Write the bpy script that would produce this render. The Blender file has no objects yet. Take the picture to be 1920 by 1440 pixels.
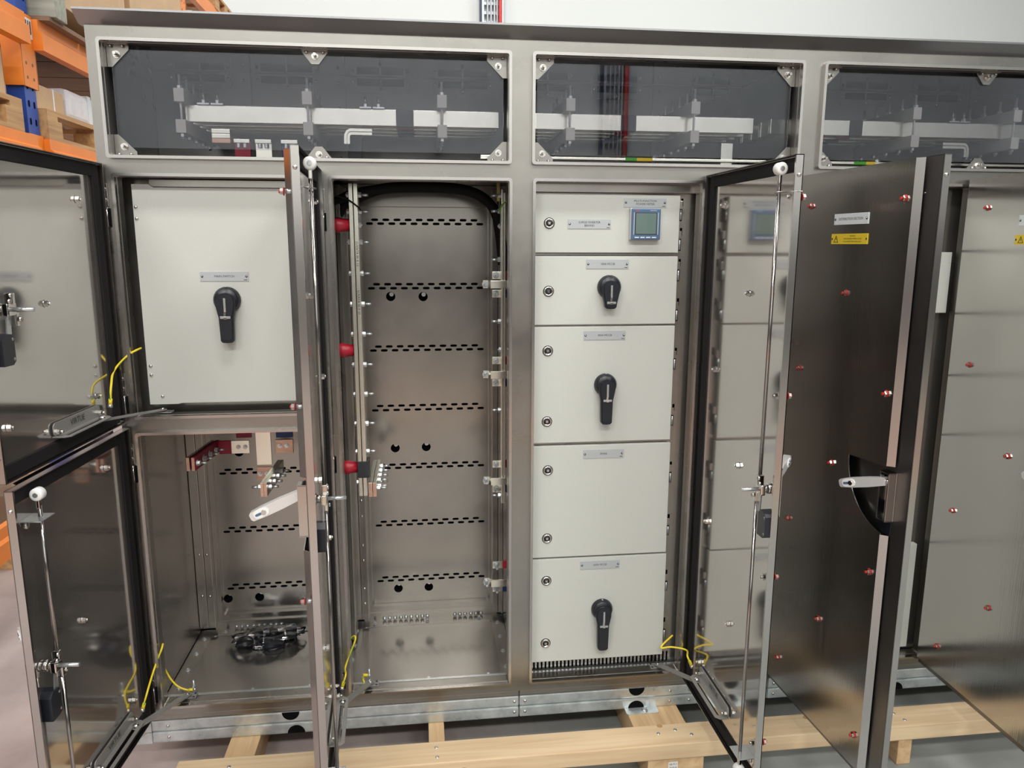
import bpy, bmesh, math, random
from mathutils import Vector, Matrix
from mathutils.geometry import tessellate_polygon
random.seed(7)
scn = bpy.context.scene
COL = scn.collection
R = math.radians

# ------------------------------------------------------------------ camera
cam_d = bpy.data.cameras.new('camera'); cam = bpy.data.objects.new('camera', cam_d); COL.objects.link(cam)
scn.camera = cam
cam_d.sensor_fit = 'HORIZONTAL'; cam_d.sensor_width = 36.0
cam_d.lens = 1408.92 / 1920 * 36.0
cam_d.clip_start = 0.05; cam_d.clip_end = 200
_p, _y, _r = 0.184436, 0.121595, 0.0028645          # pitch down, yaw to the right, roll
_f = Vector((math.sin(_y)*math.cos(_p), math.cos(_y)*math.cos(_p), -math.sin(_p)))
_rt = Vector((math.cos(_y), -math.sin(_y), 0)); _up = _rt.cross(_f)
_rt2 = _rt*math.cos(_r) + _up*math.sin(_r); _up2 = _up*math.cos(_r) - _rt*math.sin(_r)
cam.matrix_world = Matrix.Translation((0, -2.2, 1.6163)) @ Matrix((
    (_rt2.x, _up2.x, -_f.x, 0), (_rt2.y, _up2.y, -_f.y, 0), (_rt2.z, _up2.z, -_f.z, 0), (0, 0, 0, 1)))

# ------------------------------------------------------------------ world, lamps, exposure
w = bpy.data.worlds.new('hall_light'); scn.world = w; w.use_nodes = True
bg = w.node_tree.nodes['Background']
bg.inputs[0].default_value = (0.93, 0.96, 1.0, 1); bg.inputs[1].default_value = 0.24
def area(name, loc, size, power, rot=(0, 0, 0), col=(1, 0.98, 0.95)):
    d = bpy.data.lights.new(name, 'AREA'); d.shape = 'RECTANGLE'; d.size, d.size_y = size
    d.energy = power; d.color = col
    o = bpy.data.objects.new(name, d); o.location = loc; o.rotation_euler = rot; COL.objects.link(o)
    return o
for i, x in enumerate((-3.6, 0.4, 4.4)):
    for yy, pw in ((-6.6, 350), (-2.4, 165), (3.6, 200)):
        area('unseen_lamp', (x, yy, 6.6), (2.4, 0.9), pw)  # unseen lamps; the row nearest the front wall is added to wash it
scn.view_settings.view_transform = 'Standard'; scn.view_settings.look = 'None'
scn.view_settings.gamma = 1.0; scn.view_settings.use_curve_mapping = False
scn.view_settings.exposure = -0.30

# ------------------------------------------------------------------ materials
M = {}
def mat(name, col, metal=0.0, rough=0.5, var=0.0, vscale=(3, 3, 3), bump=0.0, bscale=(40, 40, 40), col2=None, spec=0.5, rvar=0.0, detail=4.0):
    m = bpy.data.materials.new(name); m.use_nodes = True
    nt = m.node_tree; b = nt.nodes['Principled BSDF']
    b.inputs['Base Color'].default_value = (*col, 1); b.inputs['Metallic'].default_value = metal
    b.inputs['Roughness'].default_value = rough; b.inputs['Specular IOR Level'].default_value = spec
    if var or bump or rvar:
        tc = nt.nodes.new('ShaderNodeTexCoord')
    if var or rvar:
        mp = nt.nodes.new('ShaderNodeMapping'); mp.inputs['Scale'].default_value = vscale
        nt.links.new(tc.outputs['Object'], mp.inputs[0])
        n = nt.nodes.new('ShaderNodeTexNoise'); n.inputs['Scale'].default_value = 1.0; n.inputs['Detail'].default_value = detail
        n.inputs['Roughness'].default_value = 0.62
        nt.links.new(mp.outputs[0], n.inputs['Vector'])
        if var:
            rp = nt.nodes.new('ShaderNodeValToRGB')
            c2 = col2 or tuple(max(0, c*(1-var)) for c in col)
            rp.color_ramp.elements[0].color = (*c2, 1); rp.color_ramp.elements[1].color = (*col, 1)
            rp.color_ramp.elements[0].position = 0.32; rp.color_ramp.elements[1].position = 0.62
            nt.links.new(n.outputs['Fac'], rp.inputs[0]); nt.links.new(rp.outputs[0], b.inputs['Base Color'])
        if rvar:
            mr = nt.nodes.new('ShaderNodeMapRange'); mr.inputs['From Min'].default_value = 0.3; mr.inputs['From Max'].default_value = 0.7
            mr.inputs['To Min'].default_value = max(0.01, rough-rvar); mr.inputs['To Max'].default_value = rough+rvar
            nt.links.new(n.outputs['Fac'], mr.inputs[0]); nt.links.new(mr.outputs[0], b.inputs['Roughness'])
    if bump:
        mp2 = nt.nodes.new('ShaderNodeMapping'); mp2.inputs['Scale'].default_value = bscale
        nt.links.new(tc.outputs['Object'], mp2.inputs[0])
        n2 = nt.nodes.new('ShaderNodeTexNoise'); n2.inputs['Scale'].default_value = 1.0; n2.inputs['Detail'].default_value = 2.0
        nt.links.new(mp2.outputs[0], n2.inputs['Vector'])
        bp = nt.nodes.new('ShaderNodeBump'); bp.inputs['Strength'].default_value = bump; bp.inputs['Distance'].default_value = 0.002
        nt.links.new(n2.outputs['Fac'], bp.inputs['Height']); nt.links.new(bp.outputs[0], b.inputs['Normal'])
    M[name] = m
    return m
mat('stay_steel', (0.34, 0.335, 0.32), 0.5, 0.42)
mat('dark_band_grey', (0.16, 0.155, 0.15), 0.0, 0.6, 0.4, (1.2, 1.2, 2.5))
mat('rod_steel', (0.42, 0.40, 0.38), 1.0, 0.16)
mat('frame_steel', (0.405, 0.39, 0.362), 1.0, 0.31, 0.16, (2.5, 2.5, 3.5), 0.05, (120, 120, 9), rvar=0.08)
mat('roof_steel', (0.42, 0.42, 0.43), 1.0, 0.30, 0.12, (2, 3, 3))
mat('inside_steel', (0.405, 0.385, 0.355), 0.86, 0.22, 0.16, (4, 4, 4), rvar=0.03, detail=3.0)
mat('floor_steel', (0.43, 0.41, 0.38), 0.9, 0.15, 0.14, (3, 3, 3), rvar=0.02, detail=3.0)
mat('bracket_steel', (0.36, 0.345, 0.325), 1.0, 0.3)
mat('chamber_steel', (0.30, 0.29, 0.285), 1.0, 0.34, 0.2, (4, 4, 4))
mat('ceiling_steel', (0.34, 0.33, 0.33), 1.0, 0.12)
mat('mirror_steel', (0.60, 0.575, 0.55), 0.92, 0.085, 0.06, (4, 4, 4), rvar=0.02)
mat('skin_steel', (0.60, 0.58, 0.56), 1.0, 0.16, 0.05, (2, 2, 2), 0.11, (420, 420, 2.0))
mat('lever_silver', (0.72, 0.71, 0.69), 0.35, 0.3)
mat('edge_steel', (0.54, 0.52, 0.50), 1.0, 0.20, 0.05, (6, 6, 2))
mat('zinc', (0.58, 0.60, 0.61), 0.8, 0.26)
mat('chrome', (0.66, 0.64, 0.61), 1.0, 0.12)
mat('galvanised', (0.78, 0.83, 0.83), 0.75, 0.36, 0.38, (16, 16, 16), 0.08, (90, 90, 90), col2=(0.52, 0.57, 0.58), rvar=0.12, detail=6.0)
mat('tin_busbar', (0.92, 0.90, 0.80), 1.0, 0.26, 0.08, (8, 8, 8))
mat('brass', (0.42, 0.34, 0.12), 0.5, 0.4)
mat('copper', (0.80, 0.50, 0.38), 0.8, 0.45, 0.2, (30, 30, 200))
mat('white_coat', (0.575, 0.588, 0.545), 0.0, 0.42, 0.03, (200, 200, 200), 0.05, (260, 260, 260))
mat('insulator_block', (0.60, 0.58, 0.53), 0.0, 0.5)
mat('plate_grey', (0.50, 0.53, 0.54), 0.25, 0.35)
mat('plate_white', (0.74, 0.78, 0.79), 0.0, 0.4)
mat('plate_yellow', (0.80, 0.58, 0.03), 0.0, 0.45)
mat('ink', (0.02, 0.02, 0.025), 0.0, 0.5)
mat('white_ink', (0.75, 0.78, 0.8), 0.0, 0.5)
mat('red_ink', (0.6, 0.05, 0.04), 0.0, 0.5)
mat('black_plastic', (0.012, 0.014, 0.02), 0.0, 0.32)
mat('black_rubber', (0.014, 0.013, 0.014), 0.0, 0.75, spec=0.2)
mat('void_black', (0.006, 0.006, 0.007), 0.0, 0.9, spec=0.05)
mat('meter_blue', (0.075, 0.135, 0.24), 0.0, 0.35)
mat('meter_screen', (0.13, 0.19, 0.17), 0.0, 0.12)
mat('red_epoxy', (0.42, 0.012, 0.03), 0.0, 0.38)
mat('red_sleeve', (0.36, 0.014, 0.04), 0.0, 0.45)
mat('blue_sleeve', (0.012, 0.045, 0.19), 0.0, 0.45)
mat('black_sleeve', (0.03, 0.03, 0.035), 0.0, 0.5)
mat('red_washer', (0.55, 0.03, 0.02), 0.0, 0.4)
mat('yellow_wire', (0.85, 0.66, 0.03), 0.0, 0.4)
mat('green_wire', (0.08, 0.42, 0.04), 0.0, 0.4)
mat('nylon', (0.82, 0.82, 0.80), 0.0, 0.4)
mat('orange_paint', (0.90, 0.255, 0.03), 0.0, 0.4, 0.12, (4, 4, 4))
mat('blue_paint', (0.018, 0.07, 0.36), 0.0, 0.4, 0.1, (5, 5, 5))
mat('cardboard', (0.62, 0.42, 0.25), 0.0, 0.75, 0.12, (6, 6, 6))
mat('dark_cardboard', (0.26, 0.16, 0.10), 0.0, 0.8, 0.2, (6, 6, 6))
mat('plastic_wrap', (0.78, 0.76, 0.80), 0.0, 0.25, 0.2, (7, 7, 7), 0.4, (14, 14, 14))
mat('wall_paint', (0.80, 0.835, 0.82), 0.0, 0.6, 0.015, (0.7, 0.7, 0.7))
mat('tray_steel', (0.55, 0.58, 0.62), 0.7, 0.4)
mat('red_cable', (0.62, 0.03, 0.02), 0.0, 0.4)
mat('navy_cable', (0.03, 0.05, 0.10), 0.0, 0.4)
mat('added_lane_red', (0.33, 0.19, 0.18), 0.0, 0.5, 0.15, (2, 2, 2))
mat('label_paper', (0.78, 0.76, 0.72), 0.0, 0.6)

def wood(name, c1, c2, axis):
    m = bpy.data.materials.new(name); m.use_nodes = True; nt = m.node_tree; b = nt.nodes['Principled BSDF']
    tc = nt.nodes.new('ShaderNodeTexCoord'); mp = nt.nodes.new('ShaderNodeMapping')
    s = [42, 42, 42]; s[axis] = 2.2; mp.inputs['Scale'].default_value = s
    nt.links.new(tc.outputs['Object'], mp.inputs[0])
    n = nt.nodes.new('ShaderNodeTexNoise'); n.inputs['Scale'].default_value = 1; n.inputs['Detail'].default_value = 5; n.inputs['Distortion'].default_value = 0.6
    nt.links.new(mp.outputs[0], n.inputs['Vector'])
    rp = nt.nodes.new('ShaderNodeValToRGB'); rp.color_ramp.elements[0].color = (*c2, 1); rp.color_ramp.elements[1].color = (*c1, 1)
    rp.color_ramp.elements[0].position = 0.25; rp.color_ramp.elements[1].position = 0.66
    nt.links.new(n.outputs['Fac'], rp.inputs[0]); nt.links.new(rp.outputs[0], b.inputs['Base Color'])
    b.inputs['Roughness'].default_value = 0.6
    bp = nt.nodes.new('ShaderNodeBump'); bp.inputs['Strength'].default_value = 0.12; bp.inputs['Distance'].default_value = 0.002
    nt.links.new(n.outputs['Fac'], bp.inputs['Height']); nt.links.new(bp.outputs[0], b.inputs['Normal'])
    M[name] = m
wood('pine_x', (0.74, 0.57, 0.36), (0.60, 0.42, 0.25), 0)
wood('pine_y', (0.70, 0.49, 0.27), (0.52, 0.33, 0.17), 1)
wood('grey_timber', (0.42, 0.42, 0.34), (0.24, 0.24, 0.20), 0)
wood('rack_pine', (0.60, 0.36, 0.16), (0.38, 0.20, 0.09), 1)

def pane_mat():
    m = bpy.data.materials.new('smoked_pane'); m.use_nodes = True; nt = m.node_tree
    for n in list(nt.nodes): nt.nodes.remove(n)
    out = nt.nodes.new('ShaderNodeOutputMaterial'); mix = nt.nodes.new('ShaderNodeMixShader')
    tr = nt.nodes.new('ShaderNodeBsdfTransparent'); gl = nt.nodes.new('ShaderNodeBsdfGlossy'); fr = nt.nodes.new('ShaderNodeFresnel')
    tr.inputs[0].default_value = (0.86, 0.86, 0.88, 1); gl.inputs['Roughness'].default_value = 0.0
    gl.inputs[0].default_value = (0.9, 0.93, 1.0, 1); fr.inputs[0].default_value = 1.5
    nt.links.new(fr.outputs[0], mix.inputs[0]); nt.links.new(tr.outputs[0], mix.inputs[1]); nt.links.new(gl.outputs[0], mix.inputs[2])
    nt.links.new(mix.outputs[0], out.inputs[0]); M['smoked_pane'] = m
    m2 = m.copy(); m2.name = 'clear_film'; M['clear_film'] = m2
    for n in m2.node_tree.nodes:
        if n.type == 'BSDF_TRANSPARENT': n.inputs[0].default_value = (0.93, 0.93, 0.93, 1)
pane_mat()

def floor_mat():
    m = bpy.data.materials.new('polished_concrete'); m.use_nodes = True; nt = m.node_tree; b = nt.nodes['Principled BSDF']
    tc = nt.nodes.new('ShaderNodeTexCoord')
    n = nt.nodes.new('ShaderNodeTexNoise'); n.inputs['Scale'].default_value = 1.3; n.inputs['Detail'].default_value = 9; n.inputs['Roughness'].default_value = 0.65
    nt.links.new(tc.outputs['Object'], n.inputs['Vector'])
    # two pours of coloured topping: pinkish on the left, greenish grey on the right
    sx = nt.nodes.new('ShaderNodeSeparateXYZ'); nt.links.new(tc.outputs['Object'], sx.inputs[0])
    mr = nt.nodes.new('ShaderNodeMapRange'); mr.inputs['From Min'].default_value = -0.4; mr.inputs['From Max'].default_value = 0.6; nt.links.new(sx.outputs[0], mr.inputs[0])
    cols = []
    for lo, hi in (((0.30, 0.24, 0.225), (0.54, 0.46, 0.43)), ((0.19, 0.20, 0.19), (0.31, 0.325, 0.31))):
        rp = nt.nodes.new('ShaderNodeValToRGB'); rp.color_ramp.elements[0].color = (*lo, 1); rp.color_ramp.elements[1].color = (*hi, 1)
        rp.color_ramp.elements[0].position = 0.3; rp.color_ramp.elements[1].position = 0.7
        nt.links.new(n.outputs['Fac'], rp.inputs[0]); cols.append(rp)
    mx = nt.nodes.new('ShaderNodeMix'); mx.data_type = 'RGBA'; nt.links.new(mr.outputs[0], mx.inputs['Factor'])
    nt.links.new(cols[0].outputs[0], mx.inputs[6]); nt.links.new(cols[1].outputs[0], mx.inputs[7]); nt.links.new(mx.outputs[2], b.inputs['Base Color'])
    b.inputs['Roughness'].default_value = 0.32
    M['polished_concrete'] = m
floor_mat()

# ------------------------------------------------------------------ mesh builder
class B:
    def __init__(s): s.bm = bmesh.new(); s.mats = []
    def mi(s, m):
        if m not in s.mats: s.mats.append(m)
        return s.mats.index(m)
    def _f(s, vs, mi, smooth=False):
        try:
            f = s.bm.faces.new(vs); f.material_index = mi; f.smooth = smooth; return f
        except ValueError: return None
    def box(s, x0, x1, y0, y1, z0, z1, m, bev=0.0, mtx=None):
        mi = s.mi(m)
        v = [s.bm.verts.new((x, y, z)) for x in (x0, x1) for y in (y0, y1) for z in (z0, z1)]
        fs = [s._f([v[i] for i in q], mi) for q in ((0,1,3,2),(4,6,7,5),(0,4,5,1),(2,3,7,6),(0,2,6,4),(1,5,7,3))]
        if bev:
            es = list({e for f in fs for e in f.edges})
            r = bmesh.ops.bevel(s.bm, geom=es, offset=bev, segments=2, affect='EDGES', profile=0.6)
            v = list({q for f in r['faces'] for q in f.verts} | {q for q in v if q.is_valid} )
            fs2 = {f for q in v for f in q.link_faces}
            for f in fs2: f.material_index = mi
            v = list({q for f in fs2 for q in f.verts})
        if mtx is not None: bmesh.ops.transform(s.bm, matrix=mtx, verts=v)
        return v
    def quadface(s, pts, m): return s._f([s.bm.verts.new(p) for p in pts], s.mi(m))
    def prism(s, poly, o, ex, ey, t, m, m_top=None, smooth_side=False):
        return s.plate([poly], o, ex, ey, t, m, m_top, smooth_side)
    def plate(s, loops, o, ex, ey, t, m, m_top=None, smooth_side=False):
        """2D loops (outer, holes...) in the frame o,ex,ey; thickness t along ex x ey; m_top on the far (t) side"""
        o, ex, ey = Vector(o), Vector(ex), Vector(ey); ez = ex.cross(ey)
        mi = s.mi(m); mt = s.mi(m_top) if m_top else mi
        flat = [p for l in loops for p in l]
        lo = [s.bm.verts.new(o + ex*p[0] + ey*p[1]) for p in flat]
        hi = [s.bm.verts.new(o + ex*p[0] + ey*p[1] + ez*t) for p in flat]
        tris = tessellate_polygon([[Vector((p[0], p[1], 0)) for p in l] for l in loops])
        for a, b, c in tris:
            s._f([lo[a], lo[c], lo[b]], mi); s._f([hi[a], hi[b], hi[c]], mt)
        k = 0
        for l in loops:
            n = len(l)
            for i in range(n):
                a, b = k+i, k+(i+1) % n
                s._f([lo[a], lo[b], hi[b], hi[a]], mi, smooth_side)
            k += n
        return lo + hi
    def cyl(s, p0, p1, r, m, n=12, r2=None, caps=True, m_cap=None):
        p0, p1 = Vector(p0), Vector(p1); d = (p1-p0)
        q = d.to_track_quat('Z', 'Y').to_matrix(); mi = s.mi(m); mc = s.mi(m_cap) if m_cap else mi
        r2 = r if r2 is None else r2
        A = [s.bm.verts.new(p0 + q @ Vector((r*math.cos(2*math.pi*i/n), r*math.sin(2*math.pi*i/n), 0))) for i in range(n)]
        Bv = [s.bm.verts.new(p1 + q @ Vector((r2*math.cos(2*math.pi*i/n), r2*math.sin(2*math.pi*i/n), 0))) for i in range(n)]
        for i in range(n): s._f([A[i], A[(i+1) % n], Bv[(i+1) % n], Bv[i]], mi, n > 6)
        if caps: s._f(A[::-1], mc); s._f(Bv, mc)
        return A + Bv
    def lathe(s, prof, p0, axis, m, n=20):
        """prof: list of (radius, height) along axis from p0"""
        p0, ax = Vector(p0), Vector(axis).normalized(); q = ax.to_track_quat('Z', 'Y').to_matrix(); mi = s.mi(m)
        rings = []
        for r, h in prof:
            if r < 1e-6: rings.append([s.bm.verts.new(p0 + ax*h)])
            else: rings.append([s.bm.verts.new(p0 + q @ Vector((r*math.cos(2*math.pi*i/n), r*math.sin(2*math.pi*i/n), h))) for i in range(n)])
        for a, b in zip(rings, rings[1:]):
            for i in range(n):
                j = (i+1) % n
                if len(a) == 1 and len(b) == 1: continue
                if len(a) == 1: s._f([a[0], b[j], b[i]], mi, True)
                elif len(b) == 1: s._f([a[i], a[j], b[0]], mi, True)
                else: s._f([a[i], a[j], b[j], b[i]], mi, True)
    def tube(s, pts, r, m, n=8, m2=None, smooth_pts=True):
        pts = [Vector(p) for p in pts]
        if smooth_pts and len(pts) > 2:
            out = []
            for i in range(len(pts)-1):
                p0 = pts[max(i-1, 0)]; p1 = pts[i]; p2 = pts[i+1]; p3 = pts[min(i+2, len(pts)-1)]
                for k in range(6):
                    t = k/6
                    out.append(0.5*((2*p1) + (p2-p0)*t + (2*p0-5*p1+4*p2-p3)*t*t + (3*p1-p0-3*p2+p3)*t**3))
            out.append(pts[-1]); pts = out
        mi = s.mi(m); mj = s.mi(m2) if m2 else mi
        rings = []; up = Vector((0.13, 0.21, 0.97))
        for i, p in enumerate(pts):
            d = (pts[min(i+1, len(pts)-1)] - pts[max(i-1, 0)]).normalized()
            a = d.cross(up)
            if a.length < 0.05: a = d.cross(Vector((1, 0, 0)))
            a.normalize(); b = d.cross(a)
            rings.append([s.bm.verts.new(p + (a*math.cos(2*math.pi*k/n) + b*math.sin(2*math.pi*k/n))*r) for k in range(n)])
        for a, b in zip(rings, rings[1:]):
            for k in range(n): s._f([a[k], a[(k+1) % n], b[(k+1) % n], b[k]], mj if (m2 and k in (1, 2)) else mi, True)
        s._f(rings[0][::-1], mi); s._f(rings[-1], mi)
    def text(s, txt, size, o, ex, ey, m, depth=0.0004, align='CENTER', space=1.0):
        c = bpy.data.curves.new('t', 'FONT'); c.body = txt; c.size = size; c.align_x = align; c.align_y = 'CENTER'
        c.resolution_u = 2; c.space_line = 0.9; c.space_character = space
        ob = bpy.data.objects.new('t', c); me = bpy.data.meshes.new_from_object(ob)
        bpy.data.objects.remove(ob); bpy.data.curves.remove(c)
        o, ex, ey = Vector(o), Vector(ex), Vector(ey); ez = ex.cross(ey); mi = s.mi(m)
        vs = [s.bm.verts.new(o + ex*v.co.x + ey*v.co.y + ez*depth) for v in me.vertices]
        for p in me.polygons: s._f([vs[i] for i in p.vertices], mi)
        bpy.data.meshes.remove(me)
    def mesh(s, name, recalc=True):
        if recalc: bmesh.ops.recalc_face_normals(s.bm, faces=s.bm.faces)
        me = bpy.data.meshes.new(name); s.bm.to_mesh(me); s.bm.free()
        for m in s.mats: me.materials.append(M[m])
        return me

X, Y, Z = Vector((1, 0, 0)), Vector((0, 1, 0)), Vector((0, 0, 1))
ROOTS = {}
def thing(name, label, cat, loc=(0, 0, 0), group=None):
    o = bpy.data.objects.new(name, None); o.empty_display_size = 0.05; COL.objects.link(o); o.location = loc
    o['label'] = label; o['category'] = cat
    if group: o['group'] = group
    ROOTS[o.name] = Vector(loc)
    return o
def part(name, b, parent, loc=(0, 0, 0), rot=(0, 0, 0), label=None, local=False, kind=None):
    """a part; vertices and loc in world coordinates unless local"""
    me = b.mesh(name) if isinstance(b, B) else b
    o = bpy.data.objects.new(name, me); COL.objects.link(o); o.parent = parent
    L = Vector(loc)
    if not local and parent.name in ROOTS: L = L - ROOTS[parent.name]
    o.location = L; o.rotation_euler = rot
    if label: o['label'] = label
    if kind: o['kind'] = kind
    return o
def solo(name, b, label, cat, group=None, loc=(0, 0, 0), rot=(0, 0, 0)):
    me = b.mesh(name) if isinstance(b, B) else b
    o = bpy.data.objects.new(name, me); COL.objects.link(o); o.location = loc; o.rotation_euler = rot
    o['label'] = label; o['category'] = cat
    if group: o['group'] = group
    return o
def struct(name, b, label=None):
    me = b.mesh(name); o = bpy.data.objects.new(name, me); COL.objects.link(o); o['kind'] = 'structure'
    if label: o['label'] = label
    return o

def rect(x0, x1, y0, y1): return [(x0, y0), (x1, y0), (x1, y1), (x0, y1)]
def rrect(x0, x1, y0, y1, r, n=4):
    out = []
    for cx, cy, a0 in ((x1-r, y0+r, -90), (x1-r, y1-r, 0), (x0+r, y1-r, 90), (x0+r, y0+r, 180)):
        for i in range(n+1):
            a = R(a0 + 90*i/n); out.append((cx + r*math.cos(a), cy + r*math.sin(a)))
    return out
def circ(cx, cy, r, n=16): return [(cx + r*math.cos(2*math.pi*i/n), cy + r*math.sin(2*math.pi*i/n)) for i in range(n)]
def slot(cx, cy, L, h, n=3):
    r = h/2; out = []
    for sx, a0 in ((1, -90), (-1, 90)):
        for i in range(n+1):
            a = R(a0 + 180*i/n); out.append((cx + sx*(L/2-r) + r*math.cos(a), cy + r*math.sin(a)))
    return out

# shared small hardware, each built once at the origin, its axis along +X
def hw_bolt_stud(m='zinc', L=0.03, r=0.0085):
    b = B(); b.cyl((0, 0, 0), (0.002, 0, 0), r*1.25, m, 14); b.cyl((0.002, 0, 0), (0.010, 0, 0), r, m, 6)
    b.cyl((0.010, 0, 0), (L, 0, 0), r*0.5, m, 8); return b.mesh('bolt')
def hw_hex(m='zinc', h=0.007, r=0.0085, washer=True):
    b = B()
    if washer: b.cyl((0, 0, 0), (0.0015, 0, 0), r*1.3, m, 14)
    b.cyl((0.0015, 0, 0), (h, 0, 0), r, m, 6); b.cyl((h, 0, 0), (h+0.003, 0, 0), r*0.5, m, 8); return b.mesh('bolt')
def hw_dome(m='chrome', r=0.005, h=0.004):
    b = B(); b.lathe([(r, 0), (r, h*0.3), (r*0.8, h*0.75), (r*0.4, h), (0, h)], (0, 0, 0), (1, 0, 0), m, 10); return b.mesh('screw')
STUD = hw_bolt_stud(); HEX = hw_hex(); DOME = hw_dome(); SSHEX = hw_hex('chrome', 0.008, 0.0085, False)
SMALLHEX = hw_hex('zinc', 0.006, 0.006)
NEGX = (0, 0, math.pi); TO_CAM = (0, 0, -math.pi/2); UPROT = (0, -math.pi/2, 0)

# ================================================================== the hall
b = B(); b.box(-14, 14, -14, 7.2, -0.2, 0.0, 'polished_concrete'); struct('floor', b)
b = B(); b.box(-13.9, 13.9, -5.0, -3.5, 0.0, 0.003, 'added_lane_red'); struct('added_lane', b)  # red lane with yellow edges, added out of view to tint the reflections
for y0 in (-5.1, -3.5):
    b = B(); b.box(-13.9, 13.9, y0, y0+0.1, 0.0, 0.0032, 'plate_yellow'); struct('added_lane', b)
b = B(); b.box(-14, 14, 7.0, 7.2, 0, 7.5, 'wall_paint'); struct('wall_back', b)
b = B(); b.box(-14.2, -14, -14, 7.2, 0, 7.5, 'wall_paint'); struct('wall_left', b)
b = B(); b.box(-14, 14, -9.4, -9.2, 0, 7.5, 'wall_paint'); struct('wall_front', b)
b = B(); b.box(-13.9, 13.9, -9.2, -9.17, 0, 1.9, 'dark_band_grey'); struct('added_dark_band_1', b)  # unseen dark band added to darken reflections, in place of hall clutter

# vertical cable ladders on the walls with their cables
def cable_ladder(label, xc, wd, yw, sg, z0, z1):
    """sg: -1 when the wall is behind the ladder (towards +Y), +1 when it is at -Y"""
    t = thing('cable_ladder', label, 'cable ladder', (xc, yw + sg*0.05, z0))
    k = wd/0.22; x0, x1 = xc-wd/2, xc+wd/2; yf, yb = yw + sg*0.10, yw + sg*0.004
    for xx in (x0, x1):
        b = B(); b.box(xx-0.012*k, xx+0.012*k, min(yf, yb), max(yf, yb), z0, z1, 'tray_steel'); part('side_rail', b, t)
    rung = B(); rung.box(-wd/2+0.012*k, wd/2-0.012*k, -0.012, 0.012, -0.016*k, 0.016*k, 'tray_steel'); me = rung.mesh('rung')
    for i in range(int((z1-z0-0.2)/(0.1*k))): part('rung', me, t, loc=(xc, yw + sg*0.04, z0+0.1+0.1*k*i))
    for q in (-0.27, -0.09, 0.09, 0.23):
        b = B(); b.tube([(xc+q*wd, yw + sg*0.07, z0+0.05), (xc+q*wd+0.004, yw + sg*0.07, (z0+z1)/2), (xc+q*wd, yw + sg*0.07, z1-0.1)], 0.011*k, 'tray_steel'); part('grey_cable', b, t, label='grey cable')
    b = B(); b.box(x0-0.036*k, x0-0.0125*k, min(yf, yb), max(yf, yb), z0, z1, 'navy_cable'); part('navy_conduit', b, t, label='navy conduit')
    b = B(); b.tube([(x1-0.022*k, yf, z0+0.05), (x1-0.024*k, yf, z1-0.1)], 0.020*k, 'red_cable', n=10); part('red_cable', b, t, label='red cable')
cable_ladder('vertical grey cable ladder with navy and red cables on the white wall above the switchboard', 0.88, 0.22, 7.0, -1, 1.2, 6.5)
cable_ladder('wide cable ladder with a red cable on the hall wall, mirrored in the smoked windows', 2.93, 0.36, -9.2, 1, 0.4, 6.5)

# ================================================================== timber skid under the switchboard
t = thing('timber_skid', 'pale pine timber skid of one long beam on cross timbers under the switchboard', 'pallet', (0.5, -0.2, 0))
b = B(); b.box(-0.72, 2.6, -0.255, -0.158, 0.0905, 0.1405, 'pine_x', 0.003); beam = part('front_beam', b, t)
b = B(); b.box(-0.72, 2.6, 0.42, 0.47, 0.0005, 0.0895, 'pine_x', 0.003); part('unseen_rear_beam', b, t)  # unseen; made tall enough to block light from under the cabinet
for x0, x1 in ((-0.615, -0.525), (0.0, 0.05), (0.655, 0.83), (1.466, 1.512), (2.2, 2.25)):
    b = B(); b.box(x0, x1, -0.248, 0.415, 0.0005, 0.09, 'pine_y', 0.003); c = part('cross_timber', b, t)
    if x0 == 0.655:
        l = B(); l.box(0.718, 0.748, -0.2492, -0.2482, 0.045, 0.077, 'label_paper')
        l.text('GB PLY', 0.008, (0.733, -0.2493, 0.069), X, Z, 'ink'); l.text('2610-A', 0.008, (0.733, -0.2493, 0.058), X, Z, 'ink')
        part('paper_label', l, t)
scr = B(); scr.lathe([(0.006, 0), (0.0055, 0.0008), (0.0025, 0.0010), (0.0, -0.001)], (0, 0, 0), (0, 0, 1), 'zinc', 10); scr_me = scr.mesh('screw')
for px, py in ((0.022, -0.185), (0.024, -0.228), (0.70, -0.20), (0.757, -0.188), (0.80, -0.215), (1.48, -0.19), (1.495, -0.225), (-0.57, -0.2)):
    part('screw', scr_me, t, loc=(px, py, 0.1405))
kn = B(); kn.lathe([(0.009, 0), (0.008, 0.0005), (0.006, 0.0003), (0, 0.0003)], (0, 0, 0), (0, 0, 1), 'rack_pine', 14); kn_me = kn.mesh('knot')
for px, py in ((0.715, -0.165), (1.19, -0.178), (0.99, -0.172)): part('knot', kn_me, t, loc=(px, py, 0.1405))
kf = B(); kf.lathe([(0.009, 0), (0.008, 0.0008), (0, 0.0005)], (0, 0, 0), (0, -1, 0), 'rack_pine', 14)
part('knot', kf, t, loc=(0.10, -0.255, 0.112))

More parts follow.
